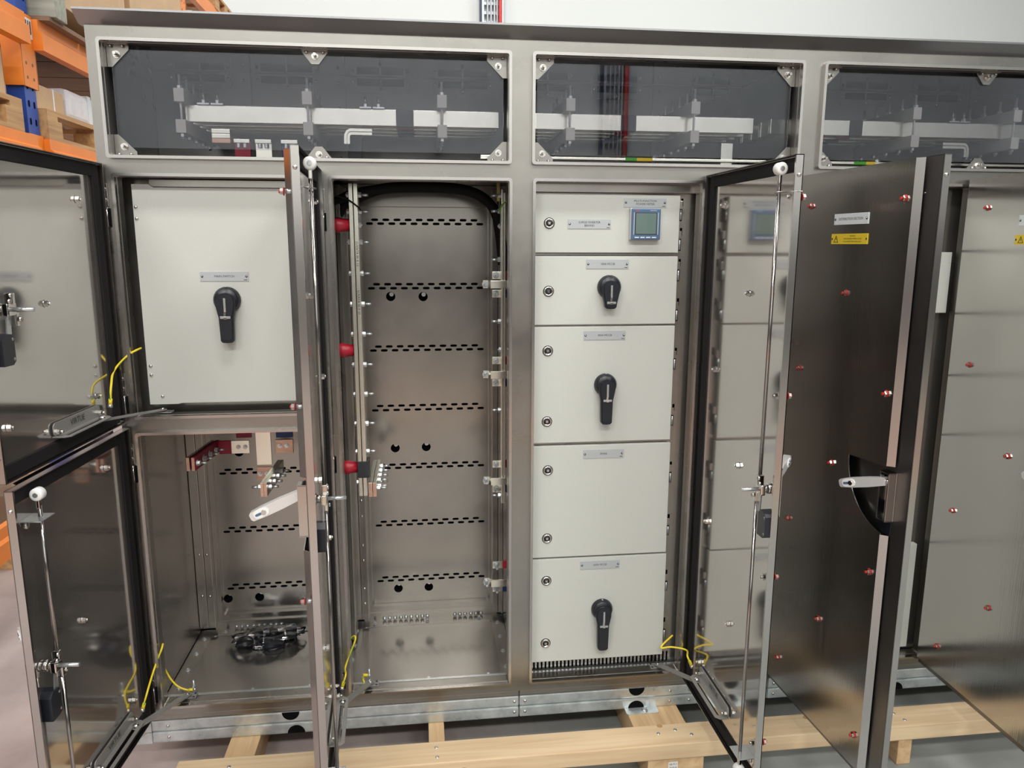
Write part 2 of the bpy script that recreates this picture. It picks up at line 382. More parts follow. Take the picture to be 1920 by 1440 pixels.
# ================================================================== pallet racking at the left
def pallet_rack(name, label, x, ys, levels, depth=0.9, top=5.0, flip=1):
    t = thing(name, label, 'rack', (x, ys[0], 0))
    def upright(xx, yy, front, top):
        b = B(); w = 0.10; d = 0.075
        L = [[(0, 0), (d, 0), (d, w), (0, w), (0, w-0.02), (d-0.004, w-0.02), (d-0.004, 0.02), (0, 0.02)]]
        b.prism(L[0], (xx - (d if front else 0), yy-w/2, 0.0), X, Y, top, 'blue_paint')
        if front:
            k = 0.12
            while k < top-0.1:
                for dy in (-0.024, 0.024):
                    b.prism(slot(0, 0, 0.030, 0.012), (xx+0.0006, yy+dy, k), Z, -Y, 0.0012, 'void_black')
                k += 0.075
        part('upright', b, t)
    for yy in ys:
        tp = top if yy < 2 else levels[-1]; upright(x, yy, True, tp); upright(x-depth, yy, False, tp)
        for k in range(int((tp-0.9)/0.9)):
            b = B(); z0 = 0.2+0.9*k
            p0, p1 = ((x-0.05, yy-0.02, z0), (x-depth+0.05, yy-0.02, z0+0.8)) if k % 2 else ((x-depth+0.05, yy-0.02, z0), (x-0.05, yy-0.02, z0+0.8))
            b.cyl(p0, p1, 0.022, 'blue_paint', 8); part('brace', b, t)
    for z1 in levels:
        for y0, y1 in zip(ys, ys[1:]):
            for xx in (x, x-depth):
                b = B()
                prof = [(0, 0), (0.045, 0), (0.045, 0.075), (0.03, 0.085), (0.03, 0.13), (0, 0.13)]
                b.prism(prof, (xx-0.045+(0.05 if xx == x else 0), y1-0.055, z1-0.13), X, Z, (y1-y0-0.11), 'orange_paint')
                o = part('beam', b, t)
                if xx == x:
                    for ye, sg in ((y0+0.048, 1), (y1-0.048, -1)):
                        c = B(); ya, yb = sorted((ye-0.048*sg, ye+0.015*sg))
                        c.box(x+0.002, x+0.009, ya, yb, z1-0.30, z1+0.01, 'orange_paint')
                        c.box(x-0.07, x+0.009, *sorted((ye+0.012*sg, ye+0.018*sg)), z1-0.30, z1+0.01, 'orange_paint')
                        for zz in (z1-0.26, z1-0.20, z1-0.05): c.cyl((x+0.008, ye-0.02*sg, zz), (x+0.0105, ye-0.02*sg, zz), 0.007, 'dark_cardboard', 8)
                        part('beam_connector', c, o, loc=(0, 0, 0), local=True)
    return t
rk = pallet_rack('pallet_rack', 'orange and blue pallet racking behind the left end of the switchboard', -1.70, (-1.2, 1.55, 4.0, 5.75), (0.50, 2.08, 2.59, 3.56))
# small paper tag on the upright
b = B(); b.box(-1.6895, -1.6885, 1.50, 1.60, 2.50, 2.585, 'label_paper')
for i in range(5): b.box(-1.6884, -1.6882, 1.51+0.018*i, 1.52+0.018*i, 2.52, 2.575, 'ink')
o = part('location_tag', b, rk)

def pallet(label, x0, x1, y0, y1, z):
    t = thing('wooden_pallet', label, 'pallet', ((x0+x1)/2, (y0+y1)/2, z), group=None)
    n = 5
    for i in range(n):
        xx = x0 + (x1-x0-0.11)*i/(n-1)
        b = B(); b.box(xx, xx+0.11, y0, y1, z+0.114, z+0.136, 'rack_pine'); part('deck_board', b, t)
    for xx in (x0, (x0+x1)/2-0.05, x1-0.1):
        b = B(); b.box(xx, xx+0.1, y0, y1, z+0.0005, z+0.02, 'rack_pine'); part('bottom_board', b, t)
        for yy in (y0, (y0+y1)/2-0.07, y1-0.14):
            b = B(); b.box(xx, xx+0.1, yy, yy+0.14, z+0.02, z+0.092, 'rack_pine'); part('block', b, t)
    for yy in (y0, (y0+y1)/2-0.05, y1-0.1):
        b = B(); b.box(x0, x1, yy, yy+0.1, z+0.092, z+0.114, 'rack_pine'); part('stringer', b, t)
def carton(label, x0, x1, y0, y1, z0, z1, m='cardboard', strap=False, group=None, tape=True):
    t = thing('cardboard_box', label, 'box', ((x0+x1)/2, (y0+y1)/2, z0), group)
    b = B(); b.box(x0, x1, y0, y1, z0, z1, m, 0.004); part('carton', b, t)
    if tape:
        b = B(); b.box(x0+0.01, x1-0.01, (y0+y1)/2-0.025, (y0+y1)/2+0.025, z1, z1+0.0015, 'rack_pine'); part('tape', b, t)
    if strap:
        yy = y0+(y1-y0)*0.62
        b = B(); b.box(x0-0.002, x1+0.002, yy-0.006, yy+0.006, z0+0.004, z1+0.002, 'plastic_wrap'); part('strap', b, t)
pallet('wooden pallet on the lower orange beam right of the blue upright', -2.62, -1.67, 1.62, 2.75, 2.0805)
carton('cardboard box with a pale strap on the wooden pallet beside the blue upright', -2.30, -1.72, 1.64, 1.92, 2.2175, 2.33, strap=True)
t = thing('wrapped_bundle', 'white plastic wrapped bundle on the pallet behind the strapped cardboard box', 'bundle', (-2.0, 2.2, 2.2175))
b = B(); b.box(-2.35, -1.72, 1.95, 2.62, 2.2178, 2.37, 'plastic_wrap', 0.03); part('wrapped_load', b, t)
b = B(); b.box(-2.34, -1.718, 2.2, 2.24, 2.222, 2.373, 'plate_white'); part('strap', b, t)
t = thing('deck_panel', 'dark brown deck board lying across the upper orange beams', 'board', (-2.1, 2.9, 2.59))
for i in range(5):
    b = B(); b.box(-2.62, -1.62, 1.62+0.42*i, 2.02+0.42*i, 2.5905, 2.61, 'dark_cardboard'); part('plank', b, t)
t = solo('timber_bearer', (lambda b: (b.box(-2.55, -1.60, 1.64, 1.76, 2.6105, 2.72, 'grey_timber', 0.004), b)[1])(B()), 'grey weathered timber bearer end sticking out over the upper orange beam', 'timber')
solo('timber_bearer', (lambda b: (b.box(-2.55, -1.62, 3.0, 3.12, 2.6105, 2.72, 'grey_timber', 0.004), b)[1])(B()), 'weathered timber bearer further back, behind the top left corner of the switchboard', 'timber')
carton('large pale cardboard carton lying across the two grey timber bearers', -2.6, -1.66, 1.63, 2.7, 2.7205, 3.2)
carton('large pale cardboard carton further along the racking, its side in the light', -2.55, -1.68, 2.85, 3.9, 2.7205, 3.35)
pallet('wooden pallet on the lower orange beam left of the blue upright', -2.62, -1.67, 0.25, 1.40, 2.0805)
carton('cardboard box on the pallet left of the blue upright', -2.5, -1.72, 0.4, 1.38, 2.2175, 2.42)
pallet('wooden pallet on the top orange beam, its end in front of the white wall', -2.65, -1.66, 4.85, 5.62, 3.5605)
carton('cardboard carton on the top orange beam beside the end pallet', -2.55, -1.72, 3.75, 4.75, 3.5605, 4.2)
pallet('dark low wooden pallet on the floor under the racking, left of the lower door', -2.75, -2.05, 1.62, 2.6, 0.0005)
carton('dark brown carton on the low floor pallet under the racking', -2.70, -2.10, 1.70, 2.5, 0.138, 0.36, 'dark_cardboard')

# ================================================================== the switchboard: three bolted sections
ZB, ZT = 0.187, 2.172
GROUP = 'sections of the stainless steel switchboard'
c1 = thing('switchboard_cabinet', 'stainless steel switchboard section with the MAIN SWITCH panel and three doors open, left end', 'cabinet', (-0.277, 0.25, 0.09), GROUP)
c2 = thing('switchboard_cabinet', 'stainless steel switchboard section with five white inner doors and a blue power meter', 'cabinet', (0.723, 0.25, 0.09), GROUP)
c3 = thing('switchboard_cabinet', 'stainless steel switchboard section with two dark doors open, one lettered DISTRIBUTION SECTION', 'cabinet', (1.75, 0.25, 0.09), GROUP)

def shell(root, x0, x1, opens, wins, left=False, right=False):
    b = B()
    loops = [rect(x0, x1, ZB, ZT)] + [rrect(a, c, z0, z1, 0.006, 2) for a, c, z0, z1 in opens + wins]
    b.plate(loops, (0, 0.003, 0), X, Z, 0.003, 'frame_steel')
    # folded returns behind the face around every opening
    for a, c, z0, z1 in opens + wins:
        b.plate([rrect(a-0.0005, c+0.0005, z0-0.0005, z1+0.0005, 0.006, 2), rrect(a+0.0012, c-0.0012, z0+0.0012, z1-0.0012, 0.005, 2)], (0, 0.035, 0), X, Z, 0.032, 'frame_steel')
    part('frame', b, root)
    for a, c, z0, z1 in opens + wins:      # raised rain lip round the opening
        b = B()
        b.plate([rrect(a-0.008, c+0.008, z0-0.008, z1+0.008, 0.008, 3), rrect(a, c, z0, z1, 0.005, 3)], (0, 0, 0), X, Z, 0.015, 'edge_steel')
        part('rain_lip', b, root)
    b = B()   # roof with slanting front fold
    prof = [(-0.004, ZT), (-0.040, ZT+0.026), (-0.040, ZT+0.031), (0.575, ZT+0.045), (0.575, ZT)]
    b.prism(prof, (x0-(0.012 if left else 0), 0, 0), Y, Z, (x1-x0)+(0.012 if left else 0)+(0.012 if right else 0), 'roof_steel')
    part('roof', b, root)
    b = B(); b.box(x0, x1, 0.556, 0.560, ZB, ZT, 'frame_steel'); part('back_panel', b, root)
    if left:
        b = B(); b.box(x0, x0+0.003, 0.003, 0.556, ZB, ZT, 'frame_steel'); part('side_panel', b, root)
    if right:
        b = B(); b.box(x1-0.003, x1, 0.003, 0.556, ZB, ZT, 'frame_steel'); part('side_panel', b, root)
    b = B(); b.box(x0+0.001, x1-0.001, 0.004, 0.55, ZB-0.020, ZB-0.001, 'frame_steel', 0.003); part('bottom_rail', b, root)
    # galvanised base of two folded channels
    for k, (za, zb) in enumerate(((0.129, ZB-0.021), (0.0905, 0.127))):
        b = B()
        holes = [circ(xx, (0.1315 if k == 0 else 0.1245), 0.0, 3) for xx in ()]
        b.box(x0+0.001, x1-0.001, 0.004, 0.050, za, zb, 'galvanised', 0.005)
        b.box(x0+0.001, x1-0.001, 0.49, 0.535, za, zb, 'galvanised')
        for xx in (x0+0.001, x1-0.046): b.box(xx, xx+0.045, 0.052, 0.488, za, zb, 'galvanised')
        ch = part('base_channel', b, root)
    return ch
W1 = (-0.812, 0.257, 1.846, 2.132); W2 = (0.331, 1.113, 1.846, 2.132); W3 = (1.1895, 2.27, 1.846, 2.132)
OUL = (-0.8044, -0.313, 1.132, 1.792); OLL = (-0.8044, -0.313, 0.2235, 1.077); OMI = (-0.2378, 0.2588, 0.2235, 1.792)
OC3 = (0.3341, 0.8283, 0.2235, 1.792); OQ = (1.197, 1.694, 0.2235, 1.792); OR4 = (1.77, 2.267, 0.2235, 1.792)
b1 = shell(c1, -0.85, 0.296, [OUL, OLL, OMI], [W1], left=True)
b2 = shell(c2, 0.296, 1.150, [OC3], [W2])
b3 = shell(c3, 1.150, 2.345, [OQ, OR4], [W3], right=True)

# holes, tabs and screws on the galvanised base
def disc(root, x, z, r, up):
    n = 14; poly = [(r*math.cos(math.pi*i/n*1.0), (r if up else -r)*math.sin(math.pi*i/n)) for i in range(n+1)]
    if not up: poly = poly[::-1]
    b = B(); b.prism(poly, (x, 0.0038, z), X, Z, 0.0006, 'void_black'); part('cable_hole', b, root)
for root, x, z, up in ((c1, -0.43, ZB-0.022, False), (c1, -0.415, 0.092, True), (c2, 0.69, ZB-0.022, False), (c2, 0.69, 0.092, True), (c3, 1.62, 0.092, True), (c3, 1.30, ZB-0.022, False)):
    disc(root, x, z, 0.027, up)
for root, xs in ((c2, (0.805, 0.872)), (c1, (-0.80, 0.28)), (c2, (0.315,)), (c3, (1.17, 1.5))):
    for x in xs:
        for z in (0.147, 0.109): part('screw', DOME, root, loc=(x, 0.004, z), rot=TO_CAM)
for root, x in ((c2, 0.705),):
    b = B(); b.prism(rrect(x-0.055, x+0.055, -0.03, 0.02, 0.008), (0, 0, 0.0905), X, Y, 0.003, 'galvanised'); part('fixing_tab', b, root)
    part('bolt', HEX, root, loc=(x+0.01, -0.014, 0.0935), rot=UPROT)
# cut-back end plate of the base at the left end
for za, zb, dx in ((0.129, 0.164, 0.03), (0.0905, 0.127, 0.055)):
    b = B(); b.prism([(0, za), (0, zb), (-0.012, zb), (-dx, za+0.004), (-dx, za)], (-0.849, 0.05, 0), X, Z, 0.046, 'galvanised'); part('base_end_plate', b, c1)

# ------------------------------------------------------------------ insides
def box_part(root, name, x0, x1, y0, y1, z0, z1, m, bev=0, label=None):
    b = B(); b.box(x0, x1, y0, y1, z0, z1, m, bev); return part(name, b, root, label=label)
SHELF = 1.815
for root, x0, x1 in ((c1, -0.846, 0.2945), (c2, 0.298, 1.148), (c3, 1.152, 2.341)):
    b = B()
    loops = [rect(x0, x1, 0.036, 0.555)]
    if root is c1:
        for cx in (-0.09, 0.17):
            for i in range(10):
                for j in range(6): loops.append(circ(cx-0.045+0.010*i + (0.005 if j % 2 else 0), 0.36+0.022*j, 0.0034, 6))
    b.plate(loops, (0, 0, SHELF), X, Y, 0.003, 'chamber_steel'); part('perforated_shelf' if root is c1 else 'shelf', b, root)
    box_part(root, 'chamber_ceiling', x0, x1, 0.036, 0.555, ZT-0.008, ZT-0.004, 'ceiling_steel')
for root, x, z0, z1 in ((c1, -0.285, ZB+0.03, SHELF-0.001), (c2, 0.299, ZB+0.03, SHELF-0.001), (c2, 0.88, ZB+0.03, SHELF-0.001), (c3, 1.17, ZB+0.03, SHELF-0.001), (c3, 1.73, ZB+0.03, SHELF-0.001)):
    box_part(root, 'partition', x, x+0.003, 0.036, 0.553, z0, z1, 'inside_steel')
box_part(c1, 'partition', 0.2905, 0.2935, 0.036, 0.553, ZB+0.03, SHELF-0.001, 'inside_steel')
box_part(c1, 'side_lining', -0.824, -0.821, 0.036, 0.50, ZB+0.03, 1.098, 'inside_steel')
box_part(c1, 'divider_shelf', -0.845, -0.286, 0.036, 0.553, 1.099, 1.104, 'inside_steel')

def back_wall(root, x0, x1, rx0, rx1, z0, z1, rows, upn, lon, upx, lox, holes):
    """surround, recessed plate with its rows of slots, and a black sheet put in for the shade behind them"""
    b = B(); b.plate([rect(x0, x1, z0, z1), rrect(rx0, rx1, 0.268, min(1.742, z1-0.002), 0.012, 3)], (0, 0.480, 0), X, Z, 0.003, 'inside_steel')
    b.plate([rrect(rx0-0.001, rx1+0.001, 0.267, min(1.743, z1-0.001), 0.012, 3), rrect(rx0+0.001, rx1-0.001, 0.269, min(1.741, z1-0.003), 0.011, 3)], (0, 0.5, 0), X, Z, 0.022, 'inside_steel')
    part('back_surround', b, root)
    loops = [rrect(rx0, rx1, 0.268, min(1.742, z1-0.002), 0.012, 3)]
    for zu, zl in rows:
        for i in range(upn): loops.append(slot(upx + 0.0383*i, zu, 0.0245, 0.0085))
        for i in range(lon): loops.append(slot(lox + 0.0383*i, zl, 0.0245, 0.0085))
    for hx, hz in holes: loops.append(circ(hx, hz, 0.0165, 14))
    b = B(); b.plate(loops, (0, 0.503, 0), X, Z, 0.002, 'inside_steel'); part('slotted_back_plate', b, root)
    b = B(); b.box(rx0+0.005, rx1-0.005, 0.530, 0.533, 0.272, min(1.738, z1-0.005), 'void_black'); part('shade_backing', b, root)  # black sheet stands in for the shade behind slots and holes
    for hx, hz in holes: part('screw', SMALLHEX, root, loc=(hx+0.002, 0.529, hz+0.006), rot=TO_CAM)
ROWS = [(1.697, 1.684), (1.475, 1.461), (1.254, 1.240), (1.037, 1.021), (0.815, 0.802), (0.595, 0.581), (0.373, 0.359)]
back_wall(c1, -0.2815, 0.290, -0.201, 0.244, 0.217, 1.813, ROWS, 10, 11, -0.151, -0.169, [(-0.103, 1.432), (0.011, 1.431), (-0.101, 0.878), (0.012, 0.879), (-0.103, 0.326), (0.012, 0.326)])
back_wall(c1, -0.8205, -0.286, -0.746, -0.300, 0.217, 1.097, ROWS[4:], 10, 11, -0.698, -0.716, [(-0.728, 0.320), (-0.615, 0.320), (-0.655, 0.880)])

def stile(root, xa, xb, y0, y1, z0, z1, rivets=()):
    """corner post of two joined angles with rivets"""
    b = B(); xm = xa + (xb-xa)*0.55
    b.box(xa, xm-0.001, y0+0.004, y1, z0, z1, 'inside_steel', 0.0015); b.box(xm+0.001, xb, y0, y1, z0, z1, 'inside_steel', 0.0015)
    o = part('corner_post', b, root)
    for z in rivets:
        part('rivet', DOME, o, loc=(xa+(xm-xa)*0.55, y0+0.004, z), rot=TO_CAM, local=True)
        part('rivet', DOME, o, loc=(xm+(xb-xm)*0.5, y0, z), rot=TO_CAM, local=True)
    return o
rz = [0.30, 0.36, 0.47, 0.53, 0.64, 0.70, 0.86, 0.92, 1.03, 1.10, 1.28, 1.34, 1.50, 1.56, 1.68]
stile(c1, -0.270, -0.212, 0.445, 0.476, 0.235, 1.80, rz)
stile(c1, -0.281, -0.248, 0.30, 0.444, 0.235, 1.80)
stile(c1, 0.252, 0.290, 0.445, 0.476, 0.235, 1.80)
stile(c1, -0.820, -0.762, 0.445, 0.476, 0.235, 1.095, [0.36, 0.52, 0.86])
# floors: gland plate with raised edge, bolts, rail at the back
def gland(root, x0, x1):
    b = B(); b.box(x0, x1, 0.036, 0.478, 0.208, 0.212, 'floor_steel')
    part('floor_plate', b, root)
    b = B(); b.plate([rrect(x0+0.008, x1-0.008, 0.050, 0.47, 0.01), rrect(x0+0.048, x1-0.045, 0.066, 0.425, 0.014)], (0, 0, 0.2122), X, Y, 0.0025, 'inside_steel')
    g = part('gland_frame', b, root)
    for i in range(4):
        yy = 0.10+0.10*i
        for xx in (x0+0.028, x1-0.026): part('bolt', SMALLHEX, g, loc=(xx, yy, 0.2147), rot=UPROT, local=True)
    for i in range(3):
        xx = x0+0.09+(x1-x0-0.18)*i/2
        for yy in (0.058, 0.445): part('bolt', SMALLHEX, g, loc=(xx, yy, 0.2147), rot=UPROT, local=True)
    b = B(); b.box(x0+0.05, x1-0.02, 0.468, 0.479, 0.2125, 0.246, 'inside_steel', 0.001)
    r = part('rear_rail', b, root)
    dm = B(); dm.lathe([(0.0075, 0), (0.0070, 0.003), (0.004, 0.006), (0, 0.007)], (0, 0, 0), (1, 0, 0), 'zinc', 10); dme = dm.mesh('dome_plug')
    n1 = 9
    for i in range(15):
        k = i % n1 if i < n1 else i-n1
        xx = x0+0.125+0.0195*k + (0.0025*(k//3)) + (0 if i < n1 else 0.265)
        if xx < x1-0.03: part('dome_plug', dme, r, loc=(xx, 0.468, 0.224), rot=TO_CAM, local=True)
    box_part(root, 'sill_strip', x0, x1, 0.0375, 0.049, 0.2125, 0.2245, 'zinc')
gland(c1, -0.2815, 0.290); gland(c1, -0.8205, -0.286)

# ------------------------------------------------------------------ windows of smoked sheet with corner brackets
def tri_bracket(kind):
    b = B(); s = 0.056
    P = {'tl': [(0, 0), (0, -s), (0.012, -s), (s, -0.012), (s, 0)], 'tr': [(0, 0), (-s, 0), (-s, -0.012), (-0.012, -s), (0, -s)],
         'bl': [(0, 0), (s, 0), (s, 0.012), (0.012, s), (0, s)], 'br': [(0, 0), (0, s), (-0.012, s), (-s, 0.012), (-s, 0)],
         't': [(-0.034, 0), (-0.034, -0.004), (-0.010, -0.034), (0.010, -0.034), (0.034, -0.004), (0.034, 0)],
         'b': [(-0.034, 0), (0.034, 0), (0.034, 0.004), (0.010, 0.034), (-0.010, 0.034), (-0.034, 0.004)]}[kind]
    b.prism(P, (0, 0, 0), X, Z, 0.0025, 'bracket_steel')
    c = (sum(p[0] for p in P)/len(P), sum(p[1] for p in P)/len(P))
    sx = {'l': 1, 'r': -1}.get(kind[-1], 0) if len(kind) == 2 else 0
    sz = -1 if kind[0] == 't' else 1
    # folded foot screwed to the opening's return
    if len(kind) == 2: b.box(*sorted((0.004*sx, s*sx)), -0.016, 0.0, *sorted((0, 0.002*sz)), 'bracket_steel')
    else: b.box(-0.034, 0.034, -0.016, 0.0, *sorted((0, 0.002*sz)), 'bracket_steel')
    b.cyl((c[0], -0.0025, c[1]), (c[0], -0.0045, c[1]), 0.0095, 'chrome', 14)
    b.cyl((c[0], -0.0045, c[1]), (c[0], -0.010, c[1]), 0.007, 'chrome', 6)
    b.cyl((c[0], -0.010, c[1]), (c[0]+0.001, -0.024, c[1]), 0.0042, 'chrome', 8)
    for q in ((-0.022, 0.022) if len(kind) == 1 else (0.012*sx, 0.042*sx)):
        b.cyl((q, -0.009, 0.002*sz), (q, -0.009, 0.007*sz), 0.004, 'chrome', 8)
    return b.mesh('corner_bracket')
TB = {k: tri_bracket(k) for k in ('tl', 'tr', 'bl', 'br', 't', 'b')}
def window(root, W, mids):
    x0, x1, z0, z1 = W
    b = B(); b.box(x0+0.011, x1-0.011, 0.030, 0.034, z0+0.024, z1-0.012, 'smoked_pane'); p = part('window_pane', b, root, label='smoked clear sheet')
    zt, zb = z1-0.001, z0+0.001
    for k, x, z in [('tl', x0+0.002, zt), ('tr', x1-0.002, zt), ('bl', x0+0.002, zb), ('br', x1-0.002, zb)] + [('t', m, zt) for m in mids] + [('b', m, zb) for m in mids]:
        part('corner_bracket', TB[k], p, loc=(x, 0.0295, z), local=True)
window(c1, W1, (-0.272,)); window(c2, W2, ()); window(c3, W3, (1.726,))

# upper chambers: back wall with vent plates, dividers
def chamber(root, x0, x1, vents, divs):
    b = B(); b.box(x0, x1, 0.500, 0.503, SHELF+0.004, ZT-0.0085, 'chamber_steel'); part('chamber_back', b, root)
    for vx0, vx1 in vents:
        b = B()
        xm = (vx0+vx1)/2
        b.plate([rrect(vx0, vx1, 2.113, 2.163, 0.012), rect(vx0+0.020, xm-0.003, 2.134, 2.157), rect(xm+0.003, vx1-0.020, 2.134, 2.157)], (0, 0.4995, 0), X, Z, 0.004, 'chamber_steel')
        b.box(vx0+0.014, vx1-0.014, 0.4990, 0.4998, 2.130, 2.160, 'void_black')
        v = part('vent_plate', b, root)
        for q in (vx0+0.008, vx1-0.008): part('screw', DOME, v, loc=(q, 0.4955, 2.145), rot=TO_CAM, local=True)
        part('screw', DOME, v, loc=(xm, 0.4955, 2.123), rot=TO_CAM, local=True)
    for xd in divs:
        b = B(); b.box(xd-0.022, xd+0.022, 0.488, 0.4995, SHELF+0.004, ZT-0.0085, 'chamber_steel'); o = part('chamber_post', b, root)
        for z in (1.9, 1.98, 2.06, 2.14): part('screw', DOME, o, loc=(xd, 0.488, z), rot=TO_CAM, local=True)
chamber(c1, -0.846, 0.2945, [(-0.795, -0.60), (-0.525, -0.32), (-0.215, -0.02), (0.055, 0.26)], [-0.56, -0.255])
chamber(c2, 0.298, 1.148, [(0.36, 0.54), (0.605, 0.785), (0.965, 1.12)], [0.845])
chamber(c3, 1.152, 2.341, [(1.21, 1.40), (1.52, 1.72), (1.80, 2.0)], [1.46, 2.05])
box_part(c2, 'chamber_divider', 0.2965, 0.2975, 0.036, 0.555, SHELF+0.004, ZT-0.0085, 'chamber_steel')
box_part(c3, 'chamber_divider', 1.1503, 1.1515, 0.036, 0.555, SHELF+0.004, ZT-0.0085, 'chamber_steel')

# ------------------------------------------------------------------ horizontal busbars in the upper chambers
def flat(root, name, x0, x1, y0, y1, z0, z1, m='tin_busbar', label=None):
    return box_part(root, name, x0, x1, y0, y1, z0, z1, m, 0.0015, label)
BY = (0.145, 0.215, 0.285, 0.355)
def busrun(root, segs):
    for k, yb in enumerate(BY):
        for x0, x1, kind in segs:
            m = 'tin_busbar' if kind == 0 else ('black_sleeve', 'red_sleeve', 'black_sleeve', 'blue_sleeve')[k]
            g = 0.001 if kind else 0.0
            flat(root, 'busbar' if kind == 0 else 'phase_sleeve', x0, x1, yb-g, yb+0.020+g, 1.957-g, 2.003+g, m)
busrun(c1, [(-0.655, -0.3055, 0), (-0.305, -0.0595, 0), (-0.059, -0.010, 1), (-0.0095, 0.245, 0)])
busrun(c2, [(0.330, 0.6205, 0), (0.621, 0.667, 1), (0.6675, 1.044, 0), (1.1, 1.149, 0)])
busrun(c3, [(1.152, 1.3635, 0), (1.364, 1.407, 1), (1.4075, 2.3, 0)])
def clamp(root, x, w=0.028):
    for nm, z0, z1 in (('upper', 2.0035, 2.040), ('lower', 1.920, 1.9565)):
        box_part(root, 'busbar_clamp', x, x+w, 0.098, 0.42, z0, z1, 'insulator_block', 0.002)
    for y in (0.112, 0.180, 0.25, 0.32, 0.395):
        b = B(); b.cyl((x+w*0.5, y, 1.905), (x+w*0.5, y, 2.078), 0.0035, 'lever_silver', 8)
        b.cyl((x+w*0.5, y, 2.0402), (x+w*0.5, y, 2.048), 0.0075, 'lever_silver', 6); b.cyl((x+w*0.5, y, 1.911), (x+w*0.5, y, 1.919), 0.0075, 'zinc', 6)
        part('clamp_rod', b, root)
for x in (-0.670, -0.322, 0.060): clamp(c1, x)
for x in (0.440, 0.824): clamp(c2, x)
for x in (1.545, 1.890): clamp(c3, x)
def link_plates(root, x, z=2.0035, y=0.15):
    for dx in (0, 0.038):
        b = B(); b.box(x+dx, x+dx+0.034, y-0.012, y+0.03, z, z+0.005, 'zinc', 0.001)
        b.cyl((x+dx+0.017, y, z+0.005), (x+dx+0.017, y, z+0.014), 0.007, 'zinc', 6); b.cyl((x+dx+0.017, y, z+0.014), (x+dx+0.017, y, z+0.034), 0.0035, 'zinc', 8)
        part('joint_plate', b, root)
link_plates(c1, -0.62); link_plates(c1, -0.165); link_plates(c3, 1.70)
# droppers below the bars
for k, (x0, x1, m) in enumerate(((-0.592, -0.540, 'tin_busbar'), (-0.535, -0.490, 'red_sleeve'), (-0.475, -0.428, 'tin_busbar'), (-0.400, -0.352, 'blue_sleeve'))):
    if k == 0:
        for j in range(3): flat(c1, 'stacked_link', x0, x1, 0.165, 0.30, 1.943-0.0135*(j+1), 1.943-0.0135*j-0.001, 'tin_busbar' if j < 2 else 'copper')
    else:
        flat(c1, 'dropper', x0, x1, 0.19, 0.205, SHELF+0.004, 1.912, m)
        b = B(); b.box(x0, x1, 0.182, 0.189, 1.906, 1.917, 'tin_busbar', 0.001)
        for q in (0.3, 0.7): b.cyl((x0+(x1-x0)*q, 0.186, 1.905), (x0+(x1-x0)*q, 0.186, 1.893), 0.006, 'zinc', 6)
        part('dropper_fixing', b, c1)
def bent(root, x0, x1, z, y, mirror=False):
    for j in (0, 1):
        r = 0.012+0.010*j; zz = z + 0.010*j
        pts = [(x1, zz-0.004), (x1, zz+0.004)]
        out = [(x1, zz+0.004), (x0+r, zz+0.004)]; inn = [(x1, zz-0.004), (x0+r, zz-0.004)]
        b = B()
        arc_o = [(x0+0.012 - (0.012+0.009*j)*math.sin(a), z-0.012+0.0 + (0.012+0.010*j+0.004)*math.cos(a)) for a in [R(15*i) for i in range(7)]]
        arc_i = [(x0+0.012 - max(0.002, (0.012+0.009*j-0.008))*math.sin(a), z-0.012 + (0.012+0.010*j-0.004)*math.cos(a)) for a in [R(15*i) for i in range(7)]]
        poly = [(x1, arc_o[0][1])] + arc_o + [(arc_o[-1][0], z-0.03), (arc_i[-1][0], z-0.03)] + arc_i[::-1] + [(x1, arc_i[0][1])]
        if mirror: poly = [(x0+x1-p[0], p[1]) for p in poly]
        b.prism(poly, (0, y+0.045, 0), X, Z, 0.045, 'tin_busbar'); part('bent_link', b, root)
bent(c1, -0.205, -0.132, 1.936, 0.16); bent(c3, 1.70, 1.785, 1.930, 0.16, True)
flat(c1, 'dropper', -0.205, -0.165, 0.2, 0.212, SHELF+0.004, 1.93, 'black_sleeve')
flat(c2, 'dropper', 0.965, 1.004, 0.2, 0.212, SHELF+0.004, 1.935)
flat(c1, 'earth_block', 0.182, 0.240, 0.06, 0.09, 1.858, 1.870)
# earth bars along the window sills, with their green and yellow marks
flat(c1, 'earth_bar', -0.06, -0.058, 0.45, 0.46, 1.86, 1.87)
for root, xa, ga, gb, ya, xb in ((c2, 0.38, 0.618, 0.653, 0.701, 1.06), (c3, 1.235, 1.347, 1.386, 1.418, 2.25)):
    flat(root, 'earth_bar', xa, xb, 0.075, 0.100, 1.862, 1.870)
    for p, q, m, lb in ((ga, gb, 'green_wire', 'green sleeve'), (gb+0.0005, ya, 'plate_yellow', 'yellow sleeve')):
        b = B(); b.box(p, q, 0.074, 0.101, 1.8612, 1.8708, m, 0.001); part('earth_mark', b, root, label=lb)
    part('bolt', HEX, root, loc=(ya+0.01, 0.085, 1.870), rot=UPROT)

